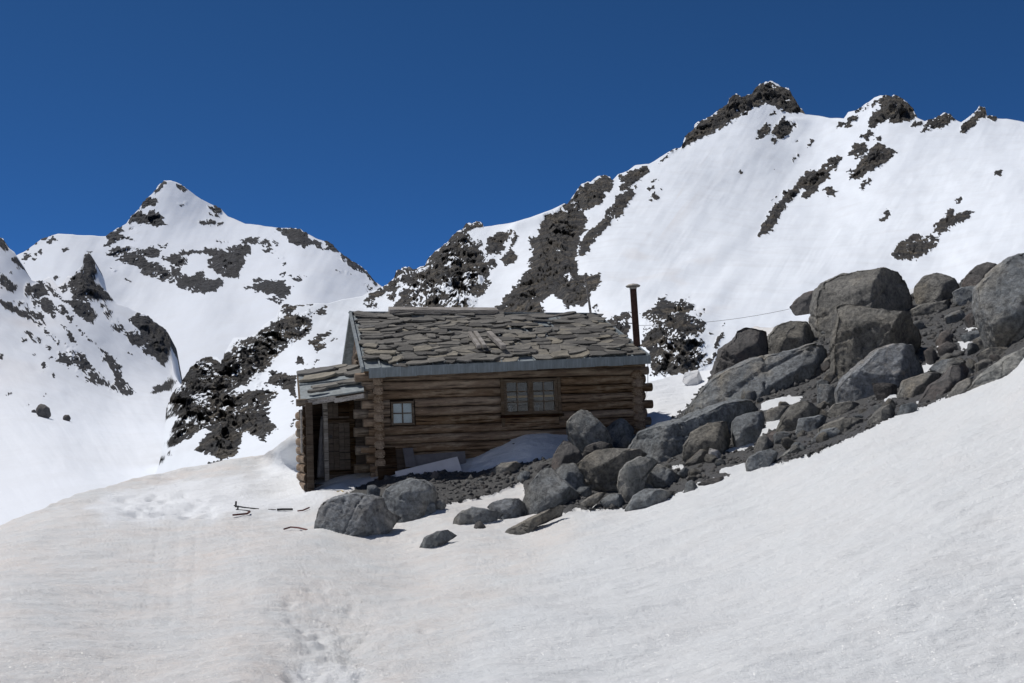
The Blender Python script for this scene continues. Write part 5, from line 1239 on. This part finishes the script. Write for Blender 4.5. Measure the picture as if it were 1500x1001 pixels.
for (s0, t0, wd, dp, r0, sd_) in ((.28,.86,1.05,.28,.05,1),(.80,.90,.6,.24,0,2),(.30,.62,.98,.30,.06,3),(.62,.72,.55,.22,.0,4),(.90,.62,.55,.28,.1,5),(.42,.28,.72,.2,.05,6),(.30,.12,.5,.12,.1,7),(.64,.33,.4,.14,0,8),(.86,.30,.5,.3,-.1,9),(.58,.97,.7,.2,.0,10)):
    me = slate_mesh(wd*.8, dp, .05, 900+sd_); o = bpy.data.objects.new('slate', me); COL.objects.link(o); o.parent = hut; o.location = AP(s0, t0, .035+.02*(sd_ % 2))
    n_ = (fr_-fl).cross(bl-fl).normalized(); x_ = (fr_-fl).normalized(); y_ = n_.cross(x_); R3 = Matrix((x_, y_, n_)).transposed() @ Matrix.Rotation(r0, 3, 'Z')
    o.rotation_mode = 'QUATERNION'; o.rotation_quaternion = R3.to_quaternion()
# porch left wall: logs with stub ends
uL = L(449, 650, .05)[0]; pt = fl.z-.12
for k in range(11):
    z = BASE+CH*(k+.5)-.05
    if z > pt-.05: break
    log_obj((uL, -.12-.06*(k % 2), z-.09), (uL, 1.9, z-.09), CH, .17, M_log, 700+k, endmat=M_dark)
for py, x0 in ((606, 438), (621, 443), (633, 435), (655, 440), (590, 434), (643, 444)):
    u1_, z1_ = L(x0, py, .02); log_obj((u1_, .05, z1_), (uL+.05, .05, z1_), .15, .16, M_end, 760+py, name='log_end', seg=3)
s = B(); u0_, _ = L(449, 650, -.2); u1_, _ = L(459, 650, -.2); s.box(u0_, u1_, -.22, -.12, BASE-.15, pt+.05); s.obj('post', M_door, hut, .008)
# thin pole leaning at the porch corner
s = B(); a0 = L(441, 600, -.2); a1 = L(442, 664, -.2); s.tube([(a0[0], -.2, a0[1]), (a1[0], -.2, a1[1])], .02, 6); s.obj('pole', M_grey, hut)
# recessed front of the porch
vd = .42
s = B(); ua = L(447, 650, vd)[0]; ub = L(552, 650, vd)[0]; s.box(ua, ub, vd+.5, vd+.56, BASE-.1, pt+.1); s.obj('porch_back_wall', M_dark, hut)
dr0, dr1 = L(481, 650, vd)[0], L(521, 650, vd)[0]; dz0 = L(500, 704, vd)[1]; dz1 = L(500, 584, vd)[1]
fr = B(); fr.box(dr0-.10, dr0-.004, vd-.06, vd+.06, dz0-.05, dz1+.1); fr.obj('door_post', M_grey, hut, .006)
db = B(); db.box(dr0, dr1, vd+.03, vd+.05, dz0, dz1); door = db.obj('door', M_dark, hut, origin=(dr0, vd, dz0))
nb = 5
for k in range(nb):
    a = (dr1-dr0)/nb*k; b_ = (dr1-dr0)/nb*(k+1)-.006
    s = B()
    if k in (2, 3): s.box(a, b_, -.005, .026, 0, (dz1-dz0)*.78); 
    else: s.box(a, b_, -.004+.003*k, .026, 0, dz1-dz0)
    s.obj('plank', M_door, door, .003)
s = B(); s.box(.0, (dr1-dr0)-.01, -.03, -.007, (dz1-dz0)*.70, (dz1-dz0)*.76); s.obj('ledge', M_door, door, .003)
s = B(); s.box(.0, (dr1-dr0)-.01, -.03, -.007, .12, .22); s.obj('ledge', M_door, door, .003)
s = B(); s.box(.02, .08, -.045, -.007, (dz1-dz0)*.52, (dz1-dz0)*.56); s.obj('door_latch', M_blk, door)
# boards between door and log corner
x2 = L(548, 650, vd)[0]
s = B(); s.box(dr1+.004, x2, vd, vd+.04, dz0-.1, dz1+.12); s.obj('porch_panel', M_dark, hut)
s = B(); s.box(L(459, 650, vd)[0], x2, vd-.3, vd+.1, dz0-.14, dz0-.05); s.obj('threshold', M_dark, hut, .01)
# grey cloth hanging in the dark gap
cl_ = B(); pts = []
nx, nz = 7, 14; ca = L(463, 650, vd)[0]; cb = L(479, 650, vd)[0]; cz1 = L(470, 610, vd)[1]; cz0 = L(470, 700, vd)[1]
me = bpy.data.meshes.new('hanging_cloth'); V = []; F_ = []
for j in range(nz+1):
    for i in range(nx+1):
        f = i/nx; g = j/nz; wdt = .45+.55*g
        V.append((ca+(cb-ca)*(1-(1-f)*wdt), vd+.12+.03*math.sin(f*13+g*2), cz1+(cz0-cz1)*g))
for j in range(nz):
    for i in range(nx): a = j*(nx+1)+i; F_.append((a, a+1, a+nx+2, a+nx+1))
me.from_pydata(V, [], F_); me.update(); me.polygons.foreach_set('use_smooth', [True]*len(me.polygons))
o = link('hanging_cloth', me, M_cloth); o.modifiers.new('s', 'SOLIDIFY').thickness = .01; hutworld(o)
tag(o, 'dirty grey cloth hanging in the dark porch opening beside the door post', 'cloth')

# ---- stove pipe with cap
cp = Vector(roofpt(933, 506, 24.3)); ct = Vector(roofpt(927.5, 424, 24.2))
s = B(); s.tube([cp-Vector((0, 0, .5)), cp, cp.lerp(ct, .5), ct], [.076, .076, .074, .073], 16); pipe = s.obj('stove_pipe', M_rust, hut, origin=tuple(cp), smooth=False)
s = B(); k_ = ct-cp
s.tube([k_+Vector((0, 0, .0)), k_+Vector((0, 0, .045))], [.08, .08], 14); s.obj('pipe_collar', M_cap, pipe)
s = B(); s.tube([k_+Vector((0, 0, .05)), k_+Vector((0, 0, .075)), k_+Vector((0, 0, .11)), k_+Vector((0, 0, .125))], [.15, .165, .11, .03], 16); s.obj('pipe_cap', M_cap, pipe, smooth=False)
s = B(); s.bar(k_*.37+Vector((-.20, 0, .03)), k_*.37+Vector((-.08, 0, .03)), .02, .02); s.obj('bracket', M_wire, pipe)
# aerial pole at the right end of the ridge
pa = roofpt(868, 468, 26.5); pb = roofpt(856, 404, 26.5)
s = B(); s.tube([pa-Vector((0, 0, .3)), pa.lerp(pb, .5), pb], [.032, .028, .018], 8); s.obj('mast', M_grey, hut)
# guy wire from the pipe to the perched boulder
wa = P(936, 477, 24.3); wb_ = P(1160, 452, 27.0)
s = B(); pts = [Vector((wa*(1-t)+wb_*t).tolist())-Vector((0, 0, .10*4*t*(1-t))) for t in np.linspace(0, 1, 13)]
s.tube(pts, .0045, 5); tag(s.obj('guy_wire', M_wire), 'thin guy wire stretched from the stove pipe to the small perched boulder', 'wire')
# rain rope at right corner
u_, z_ = L(949, 530, -.3); u2, z2 = L(949, 566, -.3); s = B(); s.tube([(u_, -.3, z_), (u2, -.3, z2)], .008, 5); s.obj('eave_rope', M_wire, hut)
# icicles
for px, ln in ((762, 9), (858, 10), (861, 6), (866, 8), (870, 8), (873, 6), (941, 5), (944, 6)):
    base = roofpt(px, 534-(px-762)*.04-1 if px < 900 else 528, 23.2+(px-762)*.003)
    s = B(); h = ln/FPX*23.5; s.tube([base, base-Vector((0, 0, h*.5)), base-Vector((0, 0, h))], [.014, .010, .002], 6)
    o = s.obj('icicle', M_ice); hutworld(o)
    tag(o, {762: 'single icicle hanging from the eave above the double window', 858: 'longest icicle of the row left of the stove pipe, leftmost one', 861: 'short icicle second from the left in the row below the eave', 866: 'middle icicle of the row below the eave left of the stove pipe', 870: 'fourth icicle from the left in the row below the eave', 873: 'rightmost icicle of the row below the eave left of the stove pipe', 941: 'left one of two tiny icicles at the right eave end', 944: 'right one of two tiny icicles at the right eave end'}[px], 'icicle', 'icicles under the eave')

# ---- timbers lying on the roof
def timber(a, b, wd, th, mat, label, hollow=False):
    s = B(); s.bar(a, b, wd, th, up=tuple(ndir)); o = s.obj('timber', mat, None, .008); hutworld(o); tag(o, label, 'timber')
    return o
def onroof(px, py, h):
    ray = Vector([float(P(px, py, 1.0)@Uv), float(P(px, py, 1.0)@Vv), float(P(px, py, 1.0)@Wv)])
    c = Vector([float(-O@Uv), float(-O@Vv), float(-O@Wv)])
    t = ((eL+ndir*h)-c).dot(ndir)/ray.dot(ndir); return c+ray*t
ba = rL.lerp(rR, (566-513)/(872-513)); bb = rL.lerp(rR, (722-513)/(872-513)); up_ = Vector((0, -.1, .055))
timber(ba+up_, bb+up_, .2, .12, M_grey, 'long squared timber beam lying along the roof ridge')
timber(onroof(688, 488, .13), onroof(702, 509, .13), .085, .085, M_grey, 'short pale square post lying down the slates, leftmost of three')
timber(onroof(696, 487, .13), onroof(710, 508, .13), .085, .085, M_grey, 'short pale square post lying down the slates, middle of three')
timber(onroof(716, 488, .14), onroof(738, 509, .14), .11, .10, M_grey, 'thicker pale square post lying down the slates, rightmost of three')

# ---- panels leaning against the wall
def panel(pts, v0, v1, th, mat, label, name):
    (x0, y0), (x1, y1), (x2, y2), (x3, y3) = pts   # bl, br, tr, tl
    a = L(x0, y0, v0); b = L(x1, y1, v0); c = L(x2, y2, v1); d = L(x3, y3, v1)
    s = B(); s.hexa([(a[0], v0, a[1]), (b[0], v0, b[1]), (b[0], v0+th, b[1]), (a[0], v0+th, a[1]), (d[0], v1, d[1]), (c[0], v1, c[1]), (c[0], v1+th, c[1]), (d[0], v1+th, d[1])])
    o = s.obj(name, mat, None, .004); hutworld(o); tag(o, label, 'panel'); return o, (a, b, c, d)
panel([(584,720),(681,702),(670,669),(579,691)], -.85, -.55, .03, M_white, 'long dirty white rectangular panel propped in front of the hut wall', 'white_panel')
panel([(607,690),(684,690),(681,661),(607,667)], -.32, -.2, .025, M_panel, 'weathered grey board standing behind the white panel', 'grey_board')
u_, z_ = L(753, 665, -.4); s = B(); s.box(u_-.02, u_+.02, -.42, -.38, z_-.1, z_+.22); o = s.obj('stake', M_dark); hutworld(o); tag(o, 'short dark stake stuck in the shaded snow below the double window', 'stake')

# ---- snow bank left of the porch, snow block behind the right corner
def snow_lump(poly, depth, thick, seed, name, rough=0.6):
    ctr, Wd, Fc, rm = rock_shape(poly, depth, thick, seed, 6, 2, rough)
    me = mesh_np(name, Wd, Fc); n = len(Wd)
    add_attr(me, 'rock', np.zeros(n)); add_attr(me, 'dirt', np.full(n, .35)); add_attr(me, 'clean', np.full(n, .9))
    o = link(name, me, M_ground); o.location = ctr.tolist(); tag(o, kind='structure'); return o
0 and snow_lump([(384,700),(386,678),(398,662),(418,645),(446,627),(480,640),(490,720),(440,724),(400,716)], 24.6, .7, 71, 'snow_bank')
snow_lump([(1000,560),(1004,546),(1022,542),(1030,556),(1024,568),(1008,566)], 29.5, .9, 72, 'snow_block')

# ---- ski gear on the snow
def gpt(px, py, h=0.03):
    p = P(px, py, float(near(np.array([px]), np.array([py]))[0])); return Vector((float(p[0]), float(p[1]), float(p[2])+h))
def stick(pts, r, mat, name, label, cat, h=.04):
    s = B(); s.tube([gpt(x, y, h) for x, y in pts], r, 6); o = s.obj(name, mat); tag(o, label, cat); return o
k1 = stick([(343,744),(360,747),(379,749)], .012, M_blk, 'ski_pole', 'upper black ski pole lying on the snow left of the boulders', 'ski pole')
s = B(); c_ = gpt(346, 744, .05); s.tube([c_+Vector((-.01, 0, -.06)), c_+Vector((0, 0, 0.07))], .018, 8); o = s.obj('basket', M_blk); o.parent = k1; o.location = Vector(o.location)-Vector(k1.location)
k2 = stick([(346,750),(358,751),(366,752)], .012, M_blk, 'ski_pole', 'lower black ski pole lying just below the other one', 'ski pole')
s = B(); c_ = gpt(348, 750, .05); s.tube([c_+Vector((0, 0, -.05)), c_+Vector((0.01, 0, .06))], .015, 8); o = s.obj('basket', M_blk); o.parent = k2; o.location = Vector(o.location)-Vector(k2.location)
stick([(341,758),(352,757),(362,756),(366,753)], .018, M_red, 'ski_pole_grip', 'curved reddish brown stick lying below the ski poles', 'stick')
stick([(393,749.5),(404,750)], .008, M_blk, 'stick', 'thin dark stick on the snow between the poles and the thicker rod', 'stick')
stick([(406,750),(414,749.5),(428,749.5)], .022, M_blk, 'rod', 'thick dark rod lying on the snow right of the ski poles', 'rod')
stick([(436,752),(444,751),(453,747)], .014, M_red, 'stick', 'thin reddish stick on the snow near the veined boulder', 'stick')
stick([(416,779),(426,776),(437,777),(450,780)], .014, M_red, 'stick', 'brown twig half buried in the snow left of the veined boulder foot', 'stick')
stick([(494,725),(500,723),(503,725)], .03, M_yel, 'wood_chip', 'small straw yellow chip on top of the veined boulder by the porch', 'chip')
